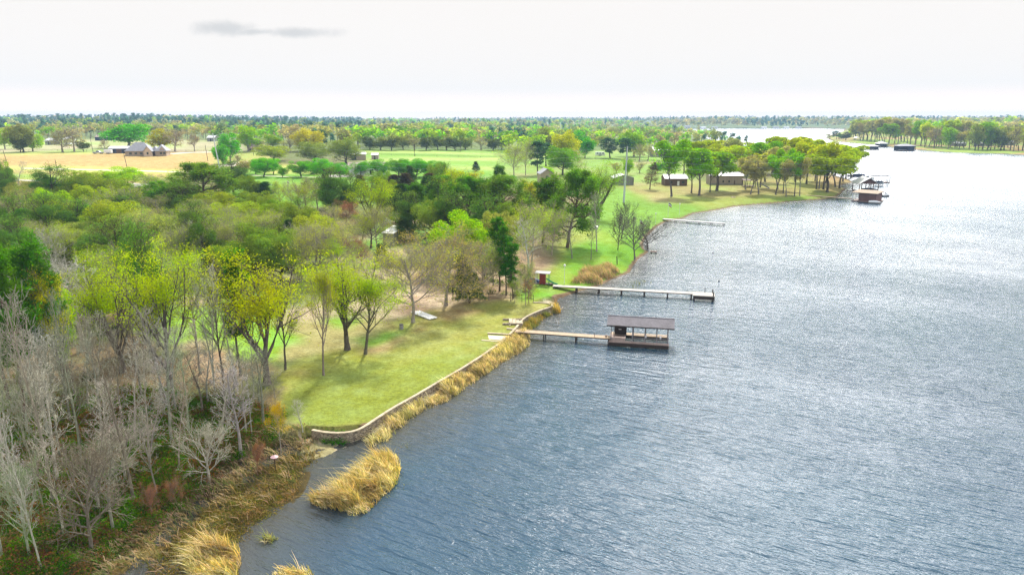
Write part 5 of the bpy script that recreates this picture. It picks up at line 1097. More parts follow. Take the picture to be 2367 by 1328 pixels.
# wire fence along the top lawn corner
def fence(name, label, pts, h, spacing, mat, rails, pw=.06, catg='fence'):
    W = [P(a, b) for a, b in pts]; o = thing(name, label, catg, W[0]); ox, oy, oz = W[0]; tot = 0; bars = MB()
    segs = [(W[i], W[i + 1]) for i in range(len(W) - 1)]
    for a, b in segs:
        l = math.dist(a[:2], b[:2]); n = max(1, int(l / spacing)); prev = None
        for i in range(n + 1):
            t = i / n; x = a[0] + (b[0] - a[0]) * t; y = a[1] + (b[1] - a[1]) * t; z = float(gz(np.array([x]), np.array([y]))[0])
            q = (x - ox, y - oy, z - oz)
            if tot < 100: MB().box(q[0] - pw, q[1] - pw, q[2] - .1, q[0] + pw, q[1] + pw, q[2] + h).build('fence_post', mat, o); tot += 1
            if prev:
                for rr_ in rails: bars.beam((prev[0], prev[1], prev[2] + h * rr_), (q[0], q[1], q[2] + h * rr_), pw * .7, pw * 1.6)
            prev = q
    bars.build('rails', mat, o); return o
fence('fence', 'white rail fence along the far side of the green pasture', [(835,345),(1000,345.5),(1180,346)], 1.5, 14, M['white'], (.3, .62, .93), .12)
fence('fence', 'dark wire fence crossing the green pasture', [(850,357),(960,361),(1160,366)], 1.3, 14, M['woodpole'], (.45, .9), .08)
fence('fence', 'dark board fence behind the blue green pines', [(1375,368),(1440,371),(1525,374)], 1.4, 8, M['woodpole'], (.35, .85), .12)
fence('fence', 'thin wire fence along the brown field edge', [(0,349),(200,350),(430,350),(500,351)], 1.3, 16, M['woodpole'], (.5, .9), .06)
fence('fence', 'wire fence at the top corner of the mown lawn', [(1130,694),(1180,696),(1233,699)], 1.3, 2.0, M['woodpole'], (.4, .9), .04)
# ---------------------------------------------------------------- buildings
def gable(name, label, A, B, depth, hw, hr, wall_m, roof_m, axis='x', over=.4, openings=(), catg='building', away=1, hip=False, group=None):
    """A-B: near wall base; ridge along x (axis='x') or along depth (axis='y')"""
    L, rz = frame(A, B); z = min(float(gz(np.array([q[0]]), np.array([q[1]]))[0]) for q in (A, B)) if len(A) < 3 or A[2] == 0 else min(A[2], B[2])
    o = thing(name, label, catg, (A[0], A[1], z - .05), rz, group); w_ = MB()
    if axis == 'x':
        w_.box(0, 0, -.5, L, depth, hw)
        for x in (0.0, L - .12): w_.add([(x, 0, hw), (x, depth, hw), (x, depth / 2, hr - .12), (x + .12, 0, hw), (x + .12, depth, hw), (x + .12, depth / 2, hr - .12)], [(0, 2, 1), (3, 4, 5), (0, 3, 5, 2), (1, 2, 5, 4)]) if not hip else None
    else:
        w_.box(0, 0, -.5, L, depth, hw)
        for y in (0.0, depth - .12): w_.add([(0, y, hw), (L, y, hw), (L / 2, y, hr - .12), (0, y + .12, hw), (L, y + .12, hw), (L / 2, y + .12, hr - .12)], [(0, 1, 2), (3, 5, 4), (0, 2, 5, 3), (1, 4, 5, 2)])
    w_.build('walls', wall_m, o); r = MB(); v = over; e = hw - over * (hr - hw) / ((depth if axis == 'x' else L) / 2)
    if hip:
        h2 = depth / 2; r.add([(-v, -v, e), (L + v, -v, e), (L + v, depth + v, e), (-v, depth + v, e), (h2, h2, hr), (L - h2, h2, hr)], [(0, 1, 5, 4), (1, 2, 5), (2, 3, 4, 5), (3, 0, 4), (3, 2, 1, 0)])
    elif axis == 'x':
        r.slab([(-v, -v, e), (L + v, -v, e), (L + v, depth / 2, hr), (-v, depth / 2, hr)], .12); r.slab([(-v, depth / 2, hr), (L + v, depth / 2, hr), (L + v, depth + v, e), (-v, depth + v, e)], .12)
    else:
        r.slab([(-v, -v, e), (L / 2, -v, hr), (L / 2, depth + v, hr), (-v, depth + v, e)], .12); r.slab([(L / 2, -v, hr), (L + v, -v, e), (L + v, depth + v, e), (L / 2, depth + v, hr)], .12)
    r.build('roof', roof_m, o)
    for (nm, x0, z0, x1, z1, m_) in openings: MB().box(x0 * L, -.05, z0, x1 * L, .02, z1).build(nm, M[m_], o)
    return o
def gb(px0, px1, py, **k): return P(px0, py), P(px1, py)
A, B = gb(1420.5, 1464.5, 427.5); gable('shed', 'grey metal shed with a white gable roof behind the tall steel pole', A, B, 9, 3.6, 5.1, M['grey_wall'], M['white_metal'], 'y', openings=[('trim', 0, 0, .02, 3.6, 'dark'), ('trim', .98, 0, 1, 3.6, 'dark')], catg='shed')
A, B = gb(1640, 1718, 427); gable('long_barn', 'long tan metal building with a white roof behind the tree trunks', A, B, 9, 4.6, 5.9, M['tan_wall'], M['white_metal'], 'x', openings=[('window', .38, 1.2, .42, 2.2, 'glass'), ('window', .55, 1.3, .6, 2.2, 'glass'), ('skirting', 0, -.3, 1, .6, 'grey_wall'), ('door', .72, .1, .755, 2.2, 'brown_wall')], catg='barn')
A, B = gb(1537, 1588, 429); gable('cabin', 'dark brown cabin with a white metal roof left of the long tan barn', A, B, 8, 3.6, 5.2, M['brown_wall'], M['white_metal'], 'x', openings=[('window', .2, 1.1, .33, 2.2, 'glass'), ('door', .55, .1, .65, 2.2, 'white'), ('window', .75, 1.1, .88, 2.2, 'glass')], catg='cabin')
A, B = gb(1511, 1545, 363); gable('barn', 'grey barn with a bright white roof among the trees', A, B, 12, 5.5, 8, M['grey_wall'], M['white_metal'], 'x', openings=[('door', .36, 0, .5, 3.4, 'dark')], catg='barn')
A, B = gb(1250, 1279, 424); gable('cottage', 'small cottage with a grey gable roof showing above the pines', A, B, 9, 5.0, 7.2, M['brick'], M['shingle_grey'], 'y', openings=[('window', .4, 2.6, .6, 3.8, 'glass')], catg='house')
A, B = P(1720, 433), P(1742, 433); pq = thing('porch', 'dark timber porch at the right end of the long tan barn', 'porch', A); 
for x in (0, 2.6, 5.2): 
    for y in (0, 3): MB().box(x - .1, y - .1, 0, x + .1, y + .1, 3.2).build('post', M['wood_dark'], pq)
MB().box(-.2, -.2, .5, 5.4, 3.2, .65).build('deck', M['wood_brown'], pq); MB().slab([(-.4, -.4, 3.2), (5.6, -.4, 3.2), (5.6, 3.4, 3.7), (-.4, 3.4, 3.7)], .1).build('roof', M['brown_wall'], pq); MB().beam((-.1, -.1, 1.5), (5.3, -.1, 1.5), .06, .1).build('rail', M['wood_brown'], pq)
sr = thing('stair_ramp', 'grey timber ramp stair leaning on the grass right of the porch', 'stairs', P(1778, 436), -.6)
for s_ in (-.6, .6): MB().beam((-4, s_, 2.2), (0, s_, .2), .1, .35).build('stringer', M['post'], sr); MB().beam((-4, s_, 3.1), (0, s_, 1.1), .06, .08).build('handrail', M['post'], sr)
for i in range(9): MB().box(-3.9 + i * .45, -.55, 2.1 - i * .225, -3.55 + i * .45, .55, 2.15 - i * .225).build('tread', M['post'], sr)
# small white roofed shed in the woods
c1, c2, c3, c4 = [P0(a, b, 4.3) for a, b in ((881,538),(909,539.6),(936.6,524.5),(907.6,523))]
g0 = P(910, 556); zb = float(gz(np.array([c1[0]]), np.array([c1[1]]))[0])
cc_ = np.mean([c1, c2, c3, c4], 0); sh = thing('small_shed', 'small shed with a flat white roof in the woods', 'shed', (cc_[0], cc_[1], zb))
q = [(p[0] - cc_[0], p[1] - cc_[1], 4.3 - zb + (.25 if i > 1 else 0)) for i, p in enumerate((c1, c2, c3, c4))]
MB().slab(q, .12).build('roof', M['white'], sh)
qi = [(p[0] * .88, p[1] * .88) for p in q]; MB().add([(a, b, -.3) for a, b in qi] + [(a, b, 4.3 - zb - .14 + (.22 if i > 1 else 0)) for i, (a, b) in enumerate(qi)], [(0,1,5,4),(1,2,6,5),(2,3,7,6),(3,0,4,7)]).build('walls', M['grey_wall'], sh)
# the big house on the left and what stands by it
A, B = gb(290, 352, 361)
L, rz = frame(A, B)
hs = thing('house', 'large brick house with steep grey hipped roofs beyond the dry field', 'house', A, rz)
m1 = MB().box(0, 0, -.4, L * .98, 11, 3.3); 
m1.build('walls', M['brick'], hs)
def hipr(x0, y0, x1, y1, e, h, v=.6):
    hh_ = min(x1 - x0, y1 - y0) / 2; xm0, xm1 = (x0 + hh_, x1 - hh_); ym_ = (y0 + y1) / 2
    if x1 - x0 >= y1 - y0: t = [(xm0, ym_, h), (xm1 + .01, ym_, h)]; f = [(0, 1, 5, 4), (1, 2, 5), (2, 3, 4, 5), (3, 0, 4), (3, 2, 1, 0)]
    else: t = [((x0 + x1) / 2, y0 + hh_, h), ((x0 + x1) / 2, y1 - hh_, h)]; f = [(0, 1, 4), (1, 2, 5, 4), (2, 3, 5), (3, 0, 4, 5), (3, 2, 1, 0)]
    return [(x0 - v, y0 - v, e), (x1 + v, y0 - v, e), (x1 + v, y1 + v, e), (x0 - v, y1 + v, e)] + t, f
m_ = MB(); m_.add(*hipr(0, 0, L, 11, 3.2, 8.8)); m_.build('roof', M['shingle_grey'], hs)
gw = L * .30
wg = MB().box(L * .72, -2.2, -.4, L * .72 + gw, 0, 3.2).add([(L * .72, -2.2, 3.2), (L * .72 + gw, -2.2, 3.2), (L * .72 + gw / 2, -2.2, 6.3)], [(0, 1, 2)]); wg.build('gable_wing', M['brick'], hs)
MB().slab([(L * .72 - .4, -2.7, 3.0), (L * .72 + gw / 2, -2.7, 6.6), (L * .72 + gw / 2, 6, 6.6), (L * .72 - .4, 6, 3.0)], .15).slab([(L * .72 + gw / 2, -2.7, 6.6), (L * .72 + gw + .4, -2.7, 3.0), (L * .72 + gw + .4, 6, 3.0), (L * .72 + gw / 2, 6, 6.6)], .15).build('wing_roof', M['shingle_grey'], hs)
for x in (.15, .35, .55): MB().box(L * x, -.06, 1.0, L * x + 1.6, .02, 2.4).build('window', M['glass'], hs)
MB().box(L * .72 + gw * .38, -2.27, 1.0, L * .72 + gw * .62, -2.19, 2.6).build('window', M['glass'], hs)
x2 = L * 1.12; MB().box(L + .02, 3, -.4, x2, 12, 3.0).build('breezeway', M['brown_wall'], hs)
g2 = L * .42; MB().box(x2 + .02, 0, -.4, x2 + g2, 12, 3.2).add([(x2 + g2 * .3, 0, 3.2), (x2 + g2, 0, 3.2), (x2 + g2 * .65, 0, 6.0)], [(0, 1, 2)]).build('garage', M['brick'], hs)
m_ = MB(); m_.add(*hipr(x2, 0, x2 + g2, 12, 3.1, 7.2)); m_.add(*hipr(L - 1, 3, x2 + 1, 12, 2.95, 6.0)); m_.build('garage_roof', M['shingle_grey'], hs)
for x in (.42, .72): MB().box(x2 + g2 * x, -.07, 1.0, x2 + g2 * x + 1.5, .0, 2.4).build('window', M['glass'], hs)
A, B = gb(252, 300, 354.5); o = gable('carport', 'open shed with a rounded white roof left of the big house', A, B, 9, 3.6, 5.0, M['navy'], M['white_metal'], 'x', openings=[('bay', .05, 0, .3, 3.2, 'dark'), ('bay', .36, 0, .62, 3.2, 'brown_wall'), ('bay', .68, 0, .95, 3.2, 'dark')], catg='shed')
def wheels(o, xs, ys, r, w_):
    for x in xs:
        for y in ys:
            wobj = MB().tube((x, y - w_ / 2, r), (x, y + w_ / 2, r), r, r, 14).build('wheel', M['tyre'], o); MB().tube((x, y - w_ / 2 - .01, r), (x, y + w_ / 2 + .01, r), r * .55, r * .55, 10).build('rim', M['silver'], wobj)
tk = thing('pickup_truck', 'silver pickup truck parked at the edge of the dry field', 'pickup truck', P(227, 355.5), .0, scale=(1.15, 1.15, 1.15))
MB().hexa([(-2.9, -.95, .5), (2.9, -.95, .5), (2.9, .95, .5), (-2.9, .95, .5), (-2.9, -.93, 1.12), (2.8, -.93, 1.05), (2.8, .93, 1.05), (-2.9, .93, 1.12)]).build('body', M['silver'], tk)
MB().hexa([(-.9, -.9, 1.1), (1.5, -.9, 1.08), (1.5, .9, 1.08), (-.9, .9, 1.1), (-.55, -.75, 1.85), (.75, -.75, 1.85), (.75, .75, 1.85), (-.55, .75, 1.85)]).build('cab', M['silver'], tk)
MB().hexa([(-.75, -.91, 1.2), (1.3, -.91, 1.2), (1.3, .91, 1.2), (-.75, .91, 1.2), (-.5, -.79, 1.75), (.72, -.79, 1.75), (.72, .79, 1.75), (-.5, .79, 1.75)]).build('side_windows', M['glass'], tk)
MB().box(-2.8, -.8, 1.1, -1.0, .8, 1.14).build('load_bed', M['dark'], tk); wheels(tk, (-1.9, 1.9), (-.85, .85), .4, .28)
for s_ in (-.65, .65): MB().box(2.8, s_ - .2, .75, 2.93, s_ + .2, .95).build('headlight', M['glass'], tk)
tr = thing('cargo_trailer', 'white box trailer between the pickup truck and the shed', 'trailer', P(251, 355.5), 0, scale=(1.3, 1.2, 1.2))
MB().hexa([(-1.9, -.95, .5), (1.9, -.95, .5), (1.9, .95, .5), (-1.9, .95, .5), (-1.9, -.95, 2.4), (1.8, -.95, 2.4), (1.8, .95, 2.4), (-1.9, .95, 2.4)]).build('box_body', M['white'], tr); MB().beam((-3, 0, .5), (-1.9, 0, .5), .12, .12).build('drawbar', M['dark'], tr); wheels(tr, (-.3, .5), (-.95, .95), .35, .22)
# the pair of boats and camper seen between the trees
rv = thing('camper', 'white camper parked between the blue green pines', 'camper', P(1387, 360), .1)
MB().hexa([(-4, -1.2, .6), (4, -1.2, .6), (4, 1.2, .6), (-4, 1.2, .6), (-4, -1.2, 3.2), (3.4, -1.2, 3.2), (3.4, 1.2, 3.2), (-4, 1.2, 3.2)]).build('body', M['white'], rv)
for x in (-3, -.8, 1.6): MB().box(x, -1.25, 1.7, x + 1.2, -1.19, 2.5).build('window', M['glass'], rv)
MB().box(-4, -1.24, 1.1, 4, -1.195, 1.35).build('stripe', M['blue'], rv); wheels(rv, (-.5, .6), (-1.1, 1.1), .4, .25)
# ranch house and outbuildings in the left middle
A, B = gb(573, 612, 350); gable('ranch_house', 'low brick ranch house with a faded brown roof left of the gold tree', A, B, 11, 3.0, 5.4, M['brick'], M['shingle_pink'], 'x', openings=[('window', .1, .9, .2, 2.2, 'glass'), ('door', .4, 0, .46, 2.2, 'white'), ('window', .62, .9, .72, 2.2, 'glass')], catg='house')
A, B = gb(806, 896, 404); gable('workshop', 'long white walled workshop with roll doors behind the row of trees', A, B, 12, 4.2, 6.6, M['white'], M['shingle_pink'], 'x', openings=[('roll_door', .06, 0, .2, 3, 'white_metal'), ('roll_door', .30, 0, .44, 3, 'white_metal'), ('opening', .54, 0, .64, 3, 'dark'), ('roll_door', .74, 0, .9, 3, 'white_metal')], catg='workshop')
A, B = gb(722, 802, 401); gable('board_fence_shed', 'low brown boarded building behind the row of trees', A, B, 6, 3.2, 4.4, M['wood_brown'], M['shingle_pink'], 'x', catg='shed', openings=[('door', .45, 0, .5, 2.2, 'dark')])
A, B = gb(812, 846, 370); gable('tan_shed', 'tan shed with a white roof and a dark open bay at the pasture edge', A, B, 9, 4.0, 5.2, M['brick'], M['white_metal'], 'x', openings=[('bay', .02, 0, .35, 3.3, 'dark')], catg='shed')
A, B = gb(859, 874, 368.5); gable('field_shed', 'smallest white roofed shed in the green pasture', A, B, 6, 3.2, 4.4, M['tan_wall'], M['white_metal'], 'x', catg='shed', openings=[('door', .4, 0, .6, 2.4, 'dark')])
for (a, b, y, lb, wm_, h) in [(220, 253, 325, 'distant low barn with a rusty roof behind the pasture at the left', 'navy', 4), (479, 496, 327, 'distant white roofed barn in the brown field', 'grey_wall', 4), (105, 122, 335, 'distant white roofed house between the leafless trees at the far left', 'grey_wall', 4), (148, 162, 334, 'distant white house behind the leafless trees', 'white', 5)]:
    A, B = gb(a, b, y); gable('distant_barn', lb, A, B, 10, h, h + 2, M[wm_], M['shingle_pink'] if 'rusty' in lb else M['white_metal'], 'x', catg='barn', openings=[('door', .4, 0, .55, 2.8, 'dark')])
for i, x in enumerate([1592, 1628, 1655, 1770, 1798, 1822, 1850]):
    p = P0(x, 297.5, .4); A = (p[0] - 9, p[1] + 12, 0); B = (p[0] + 9, p[1] + 12, 0); gable('shore_house', 'tiny pale house on the far lake shore, ' + ORD[i], A, B, 12, 5, 9, M['white'], M['white_metal'] if i % 2 else M['shingle_grey'], 'x', catg='house', group='houses on the far lake shore', openings=[('window', .2, 1, .4, 3, 'glass'), ('window', .6, 1, .8, 3, 'glass')])
for (a, b, y, lb) in [(2205, 2232, 338, 'grey house glimpsed between trunks on the wooded point'), (2262, 2292, 338, 'pale house glimpsed between trunks near the right edge'), (2320, 2345, 336, 'low white house near the right edge')]:
    A, B = gb(a, b, y); gable('lake_house', lb, A, B, 9, 3.5, 6, M['grey_wall'], M['shingle_grey'], 'x', catg='house', openings=[('window', .15, 1, .3, 2.4, 'glass'), ('door', .45, 0, .52, 2.3, 'white'), ('window', .7, 1, .85, 2.4, 'glass')])
gzb = thing('gazebo', 'gazebo with a white pyramid roof on the far point', 'gazebo', P(1979, 324)); 
for a in range(6): MB().tube((4.5 * math.cos(a * 1.047), 4.5 * math.sin(a * 1.047), 0), (4.5 * math.cos(a * 1.047), 4.5 * math.sin(a * 1.047), 3.2), .15).build('post', M['white'], gzb)
m_ = MB(); vs = [(5.6 * math.cos(a * 1.047), 5.6 * math.sin(a * 1.047), 3.1) for a in range(6)] + [(0, 0, 5.8)]; m_.add(vs, [(a, (a + 1) % 6, 6) for a in range(6)] + [(5, 4, 3, 2, 1, 0)]); m_.build('roof', M['white'], gzb)

# ---------------------------------------------------------------- boathouses at the peninsula
def poly_boat(o, L, W, hull, cover, z=0.0, x0=0, y0=0):
    st_ = []
    for i in range(9):
        t = i / 8; b = W / 2 * (1 - max(0, (t - .55) / .45) ** 2.2) + .02; st_.append((x0 + L * t, b, .25 + .25 * t * t))
    m_ = MB(); vs = []
    for x, b, s_ in st_: vs += [(x, y0 - b * .55, z - .15), (x, y0 - b, z + .45 + s_ * .6), (x, y0 + b, z + .45 + s_ * .6), (x, y0 + b * .55, z - .15)]
    fs = [(i * 4 + a, i * 4 + a + 1, i * 4 + a + 5, i * 4 + a + 4) for i in range(8) for a in range(3)] + [(i * 4 + 3, i * 4, i * 4 + 4, i * 4 + 7) for i in range(8)] + [(3, 2, 1, 0)]
    m_.add(vs, fs); m_.build('hull', M[hull], o); m_ = MB(); vs = []
    for i, (x, b, s_) in enumerate(st_):
        hgt = .55 * math.sin(math.pi * min(1, .15 + i / 8.5)) ** .7; vs += [(x, y0 - b * 1.02, z + .46 + s_ * .6), (x, y0 - b * .5, z + .6 + s_ * .6 + hgt), (x, y0 + b * .5, z + .6 + s_ * .6 + hgt), (x, y0 + b * 1.02, z + .46 + s_ * .6)]
    m_.add(vs, [(i * 4 + a, i * 4 + a + 1, i * 4 + a + 5, i * 4 + a + 4) for i in range(8) for a in range(3)] + [(3, 2, 1, 0)]); m_.build('boat_cover' if cover != 'white' else 'deck', M[cover], o)
# B1 maroon boathouse
A = P0(1984, 463.5, .5); B = P0(2024, 466.5, .5); L, rz = frame(A, B)
b1 = thing('boathouse', 'maroon walled boathouse with a flat tan roof nearest the peninsula shore', 'boathouse', (A[0], A[1], 0), rz)
D_ = 8; MB().box(-2.6, -.3, .1, L + .6, D_, .5).build('deck', M['plank_red'], b1); MB().box(0, 0, .5, L, D_ - .5, 3.6).build('walls', M['maroon'], b1)
MB().slab([(-2.6, -.7, 3.75), (L + .7, -.7, 3.75), (L + .7, D_, 4.25), (-2.6, D_, 4.25)], .2).build('roof', M['lawnchair'], b1)
for y in (0, 4, 7): MB().box(-2.4, y - .1, .5, -2.2, y + .1, 3.6).build('post', M['white'], b1)
bt = thing('rowing_boat', 'small white flat boat moored below the maroon boathouse', 'boat', (A[0] + math.cos(rz) * 4.2 + 1.0 * math.sin(rz) * 1.6, A[1] + math.sin(rz) * 4.2 - 1.7, .02), rz); poly_boat(bt, 4.4, 1.6, 'plank_pale', 'white', -.1)
A = P(1861, 451.3); B = P0(1972, 461.5, .6); o, _, _ = pier('pier', 'thin pier crossing the grass to the maroon boathouse', A, B, 1.2, .95, M['plank'], 5)
# B2 gable boathouse
A = P0(1985, 443.5, .5); B = P0(2030, 444.5, .5); L, rz = frame(A, B)
b2 = thing('boathouse', 'open boathouse with a grey gabled roof behind the maroon one', 'boathouse', (A[0], A[1], 0), rz)
D_ = 13; MB().box(0, 0, .1, L, 1.2, .5).box(0, 1.2, .1, 1.0, D_, .5).box(L - 1.0, 1.2, .1, L, D_, .5).build('deck', M['wood_brown'], b2)
for x in (.15, L * .5, L * .72, L - .15):
    for y in (.3, D_ - .3): MB().box(x - .15, y - .15, -.5, x + .15, y + .15, 4.2).build('post', M['wood_brown'], b2)
MB().add([(0, .2, 4.1), (L, .2, 4.1), (L / 2, .2, 6.4), (0, .4, 4.1), (L, .4, 4.1), (L / 2, .4, 6.4)], [(0, 1, 2), (3, 5, 4), (0, 3, 4, 1)]).build('gable_board', M['maroon'], b2)
MB().slab([(-.6, -.4, 3.9), (L / 2, -.4, 6.7), (L / 2, D_ + .4, 6.7), (-.6, D_ + .4, 3.9)], .18).slab([(L / 2, -.4, 6.7), (L + .6, -.4, 3.9), (L + .6, D_ + .4, 3.9), (L / 2, D_ + .4, 6.7)], .18).build('roof', M['white_metal'], b2)
cx, sx = math.cos(rz), math.sin(rz)
bt = thing('motor_boat', 'covered motor boat inside the gabled boathouse', 'boat', (A[0] + cx * 2.0 - sx * 3.5, A[1] + sx * 2 + cx * 3.5, .75), rz); poly_boat(bt, 6.5, 2.2, 'white', 'navy')
A = P0(1957, 440.3, .6); B = P0(1984, 441, .6); pier('pier', 'short dark footbridge from the shore to the gabled boathouse', A, B, 1.0, .6, M['wood_brown'], 3)
# B3 lift with white canopy
A = P0(2024, 428.3, .3); L = 29 * mpp(A[0], A[1], 0)
b3 = thing('boat_lift', 'boat lift under a white canopy beside the gabled boathouse', 'boat lift', (A[0], A[1], 0), .05)
for x in (.2, L - .2):
    for y in (.2, 4.2): MB().box(x - .1, y - .1, -.8, x + .1, y + .1, 3.3).build('post', M['white'], b3)
MB().slab([(-.5, -.4, 3.2), (L + .5, -.4, 3.2), (L + .5, 2.4, 4.0), (-.5, 2.4, 4.0)], .12).slab([(-.5, 2.4, 4.0), (L + .5, 2.4, 4.0), (L + .5, 4.9, 3.2), (-.5, 4.9, 3.2)], .12).build('canopy', M['white'], b3)
bt = thing('motor_boat', 'dark blue motor boat hanging under the white canopy', 'boat', (A[0] + .6, A[1] + 2.2, .9), .05); poly_boat(bt, L - 1.6, 2.2, 'white', 'navy')
A = P0(2018, 421, .5); q3 = thing('swim_dock', 'dock with a raised steel frame behind the white canopy', 'dock', (A[0], A[1], 0), .03); L3 = 40 * mpp(A[0], A[1], 0)
MB().box(0, 0, .1, L3, 3, .5).build('deck', M['wood_brown'], q3)
for x in (.2, L3 / 2, L3 - .2):
    for y in (.2, 2.8): MB().box(x - .1, y - .1, 0, x + .1, y + .1, 3.6).build('post', M['post'], q3)
MB().beam((0, .2, 3.6), (L3, .2, 3.6), .14, .2).beam((0, 2.8, 3.6), (L3, 2.8, 3.6), .14, .2).beam((0, .2, 3.6), (0, 2.8, 3.6), .14, .2).beam((L3, .2, 3.6), (L3, 2.8, 3.6), .14, .2).build('top_frame', M['post'], q3)
A = P0(2001, 424, .5); MBs = thing('gangway', 'sloping gangway stair leading up to the framed dock', 'gangway', (A[0], A[1], .5), .7); MB().beam((0, 0, 0), (6.5, 0, 1.4), 1.0, .2).build('tread_board', M['wood_brown'], MBs); MB().beam((0, -.5, .9), (6.5, -.5, 2.3), .08, .08).beam((0, .5, .9), (6.5, .5, 2.3), .08, .08).build('handrail', M['post'], MBs)
# B4
A = P0(1970, 407, .5); L4 = 39 * mpp(A[0], A[1], 0); b4 = thing('floating_dock', 'floating dock with a blue covered boat at the tip of the grove', 'dock', (A[0], A[1], 0), .02)
MB().box(0, 0, -.1, L4, 1.2, .45).box(0, 1.2, -.1, 1.2, 4.5, .45).box(0, 4.5, -.1, L4, 5.5, .45).build('deck', M['navy'], b4)
for x in (.3, L4 - .3):
    for y in (.2, 5.2): MB().tube((x, y, -1), (x, y, 3.4), .12).build('post', M['red'] if x < 1 else M['post'], b4)
MB().beam((L4 * .4, .2, 3.3), (L4 - .3, .2, 3.3), .1, .12).beam((L4 * .4, .2, 1.2), (L4 * .4, .2, 3.3), .1, .1).build('arch_frame', M['post'], b4)
bt = thing('motor_boat', 'low blue covered boat tied inside the floating dock', 'boat', (A[0] + 2.2, A[1] + 2.9, .3), 0); poly_boat(bt, L4 - 3, 2.3, 'blue', 'navy')
A = P0(1945, 404, .5); B = P0(1970, 405, .5); pier('pier', 'thin footbridge to the floating dock', A, B, 1.0, .55, M['wood_brown'], 4)
# rider
A = P0(2047.5, 454.5, 0); js = thing('jet_ski', 'dark jet ski carrying a rider off the boathouses', 'jet ski', (A[0], A[1], 0), .2); poly_boat(js, 3.4, 1.2, 'dark', 'white', -.1, -1.7)
MB().box(-.9, -.22, .45, .5, .22, .95).build('seat', M['cloth'], js); MB().beam((.6, -.35, 1.15), (.6, .35, 1.15), .06, .06).beam((.9, 0, .7), (.6, 0, 1.15), .1, .1).build('handlebar', M['dark'], js)
def person(loc, rz, sc=1.0):
    # one skinned figure seated astride, arms forward
    o = thing('person', 'person in dark clothes sitting upright on the jet ski', 'person', loc, rz, scale=(sc, sc, sc))
    vs = [(0,0,.95),(0,0,1.2),(.02,0,1.45),(.03,0,1.56),(.05,0,1.72),(.05,.2,1.42),(.25,.26,1.22),(.52,.3,1.18),(.05,-.2,1.42),(.25,-.26,1.22),(.52,-.3,1.18),(.38,.2,.97),(.42,.28,.55),(.55,.28,.5),(.38,-.2,.97),(.42,-.28,.55),(.55,-.28,.5)]
    es = [(0,1),(1,2),(2,3),(3,4),(2,5),(5,6),(6,7),(2,8),(8,9),(9,10),(0,11),(11,12),(12,13),(0,14),(14,15),(15,16)]
    rs = [.16,.15,.17,.06,.10,.06,.045,.035,.06,.045,.035,.085,.055,.05,.085,.055,.05]
    me = bpy.data.meshes.new('person'); me.from_pydata(vs, es, []); b = obj('body', me, o); sm = b.modifiers.new('skin', 'SKIN'); b.modifiers.new('sub', 'SUBSURF').levels = 1; b.modifiers['sub'].render_levels = 1
    for i, v in enumerate(me.skin_vertices[0].data): v.radius = (rs[i], rs[i]); v.use_root = (i == 0)
    me.materials.append(M['cloth']); MB().dome((.05, 0, 1.72), .115, .14).build('hair', M['dark'], o); MB().tube((.05, 0, 1.62), (.06, 0, 1.76), .09, .1, 10).build('face', M['skin'], o)
person((A[0] - .3, A[1] - .05, .0), .2, 1.1)
# boathouses across the water
def far_boathouse(label, x0, x1, yb, hw, hr, wallm, roofm, D_=10, group='boathouses off the wooded point'):
    A = P0(x0, yb, 0); B = P0(x1, yb, 0); L = B[0] - A[0]; o = thing('boathouse', label, 'boathouse', (A[0], A[1], 0), 0, group)
    MB().box(0, 0, -.3, L, D_, .5).build('deck', M['wood_brown'], o)
    n = max(3, int(L / 5))
    for i in range(n + 1):
        for y in (.3, D_ - .3): MB().box(i * (L - .4) / n, y - .2, .5, i * (L - .4) / n + .4, y + .2, hw).build('post', M[wallm], o)
    MB().box(.4, D_ - .8, .5, L - .4, D_ - .55, hw).box(L * .55, 1.0, .5, L - .5, 1.2, hw).build('wall_panel', M[wallm], o); MB().box(0, .05, hw - .6, L, .25, hw).build('fascia', M[wallm], o)
    v, f = hipr(0, 0, L, D_, hw, hr, .8); MB().add(v, f).build('roof', M[roofm], o)
    bt = thing('motor_boat', 'covered boat inside the ' + label, 'boat', (A[0] + 1.5, A[1] + 4, .5), 0, 'boats kept in the far boathouses'); poly_boat(bt, L * .45, 2.4, 'white', 'navy')
far_boathouse('leftmost low boathouse off the wooded point', 2011, 2032, 346, 3.6, 5.0, 'navy', 'white_metal', 8)
far_boathouse('pale roofed boathouse at the shore of the point', 2032, 2051.5, 340.5, 4.2, 7.0, 'navy', 'white_metal', 10)
far_boathouse('big dark blue boathouse off the wooded point', 2080, 2116, 349, 5.0, 7.0, 'navy', 'shingle_grey', 12)

# ---------------------------------------------------------------- poles and wires
def pole(name, label, bx, by, ty, r0, r1, mat, arm=0, lean=0, tx=None):
    p = P(bx, by); zt = z_at(p[0], p[1], ty); h = zt - p[2]; o = thing(name, label, 'utility pole', p)
    dx = ((tx if tx is not None else bx) - bx) * mpp(p[0], p[1], zt)
    MB().tube((0, 0, -.5), (dx, 0, h), r0, r1, 12).build('shaft', mat, o)
    if arm:
        MB().box(dx - arm, -.08, h - .9, dx + arm, .08, h - .72).build('crossarm', M['woodpole'], o)
        for x in (-arm * .9, arm * .9, 0): MB().tube((dx + x, 0, h - .72), (dx + x, 0, h - .5), .07).build('insulator', M['white'], o)
    return (p[0] + dx, p[1], zt)
t1 = pole('steel_pole', 'tall grey steel pole standing on the lawn near the lake', 1441.5, 468, 338, .42, .22, M['pole'], tx=1445.5)
t0 = pole('steel_pole', 'tall grey steel pole at the edge of the dry field', 508.5, 393, 308, .42, .22, M['pole'], tx=500)
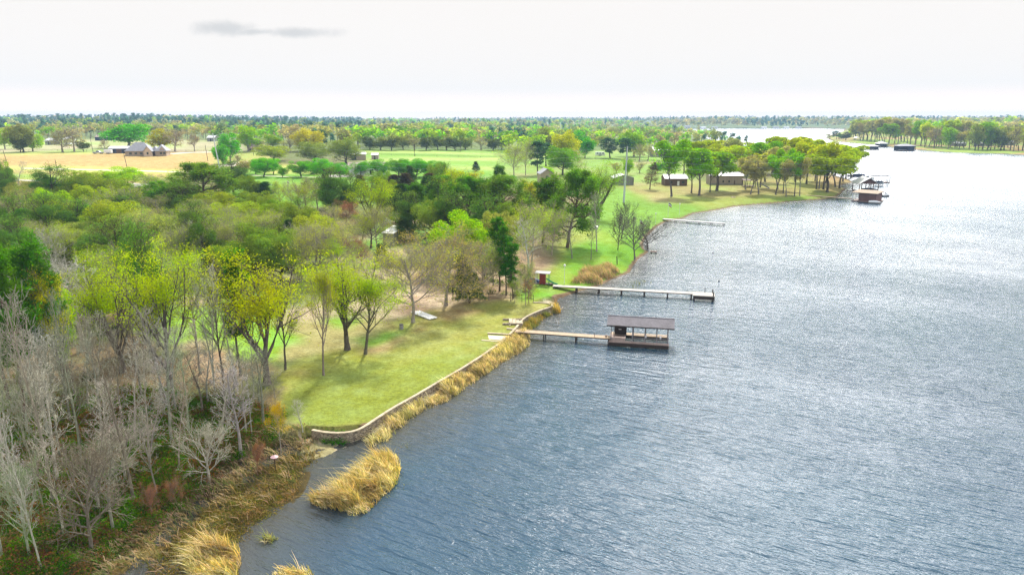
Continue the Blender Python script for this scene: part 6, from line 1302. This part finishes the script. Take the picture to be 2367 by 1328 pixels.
for a in [(20,388,347,14,'leaning wooden pole at the far left of the dry field'),(134,400,369,132,'wooden pole rising behind the conical cedar'),(295,392,354,291,'wooden pole in front of the big house'),(481,373,335,478,'wooden pole in the dry field left of the steel pole'),(587,360,323,584,'wooden pole beside the ranch house'),(215.5,352,317,213,'thin wooden pole behind the pickup truck'),(1526.7,396,365,1527,'wooden pole behind the grove')]:
    pole('wooden_pole', a[4], a[0], a[1], a[2], .17, .12, M['woodpole'], 0, tx=a[3])
pole('wooden_pole', 'pole with a transformer and crossarm in front of the dark oak', 798, 385, 350, .2, .14, M['woodpole'], 1.6)
pole('wooden_pole', 'crossarm pole standing in the green pasture', 958, 361, 323, .2, .14, M['woodpole'], 1.8)
pole('wooden_pole', 'thin crossarm pole at the white pasture fence', 1064, 351, 318, .18, .13, M['woodpole'], 1.2)
def wire(label, a, b, sag, r=.022):
    a = np.array(a); b = np.array(b); c = (a + b) / 2; m_ = MB(); n = 24; pts = [a + (b - a) * t - np.array([0, 0, 4 * sag * t * (1 - t)]) - c for t in np.linspace(0, 1, n + 1)]
    for i in range(n): m_.tube(pts[i], pts[i + 1], r, r, 4)
    o = m_.build('power_line', M['wire']); o.location = c; tag(o, label, 'power line', 'power lines between the steel poles')
for i, (dz, nm) in enumerate([(-.4, 'top'), (-2.9, 'second'), (-5.0, 'third'), (-7.0, 'lowest')]):
    e = (t1[0] + 430, t1[1] + 45, t1[2] + dz + 4)
    wire(f'{nm} wire running from the near steel pole out over the lake', (t1[0], t1[1] - .3, t1[2] + dz), e, 9)
    wire(f'{nm} wire running between the two steel poles', (t0[0], t0[1] - .3, t0[2] + dz), (t1[0], t1[1] - .3, t1[2] + dz), 6)

# small things: buoys
for i, (x, y, lb) in enumerate([(685, 1290, ''), (1648, 585, ''), (1662, 650, '')][1:]):
    p = P0(x, y, 0); o = thing('buoy', ['small dark buoy floating beyond the tiny dock', 'small dark buoy floating off the end of the longest pier'][i], 'buoy', p); MB().dome((0, 0, -.02), .2, .22).build('float', M['dark'], o); MB().tube((0, 0, .2), (0, 0, .4), .03).build('ring_stem', M['dark'], o)
rk = thing('rock', 'reddish rock pile on the grass near the bend of the shore', 'rocks', P(1697, 456.5)); r_ = random.Random(8)
for i in range(6): MB().dome((r_.uniform(-1, 1), r_.uniform(-.5, .5), -.05), r_.uniform(.3, .6), r_.uniform(.25, .5), 7, 3).build('stone', M['brick'], rk)

# ---------------------------------------------------------------- air
hz_m = bpy.data.materials.new('haze'); hz_m.use_nodes = True; t = NT(hz_m.node_tree)
pv = t.n('ShaderNodeVolumePrincipled', {'Color': (0.48, 0.72, 0.98, 1), 'Density': 0.00013, 'Anisotropy': 0.0})
mo = t.n('ShaderNodeOutputMaterial'); t.t.links.new(pv.outputs[0], mo.inputs['Volume'])
o = MB().box(-7000, -600, -4, 7000, 7000, 95).build('haze', hz_m); tag(o, kind='stuff')
print('objects', len(S.objects))
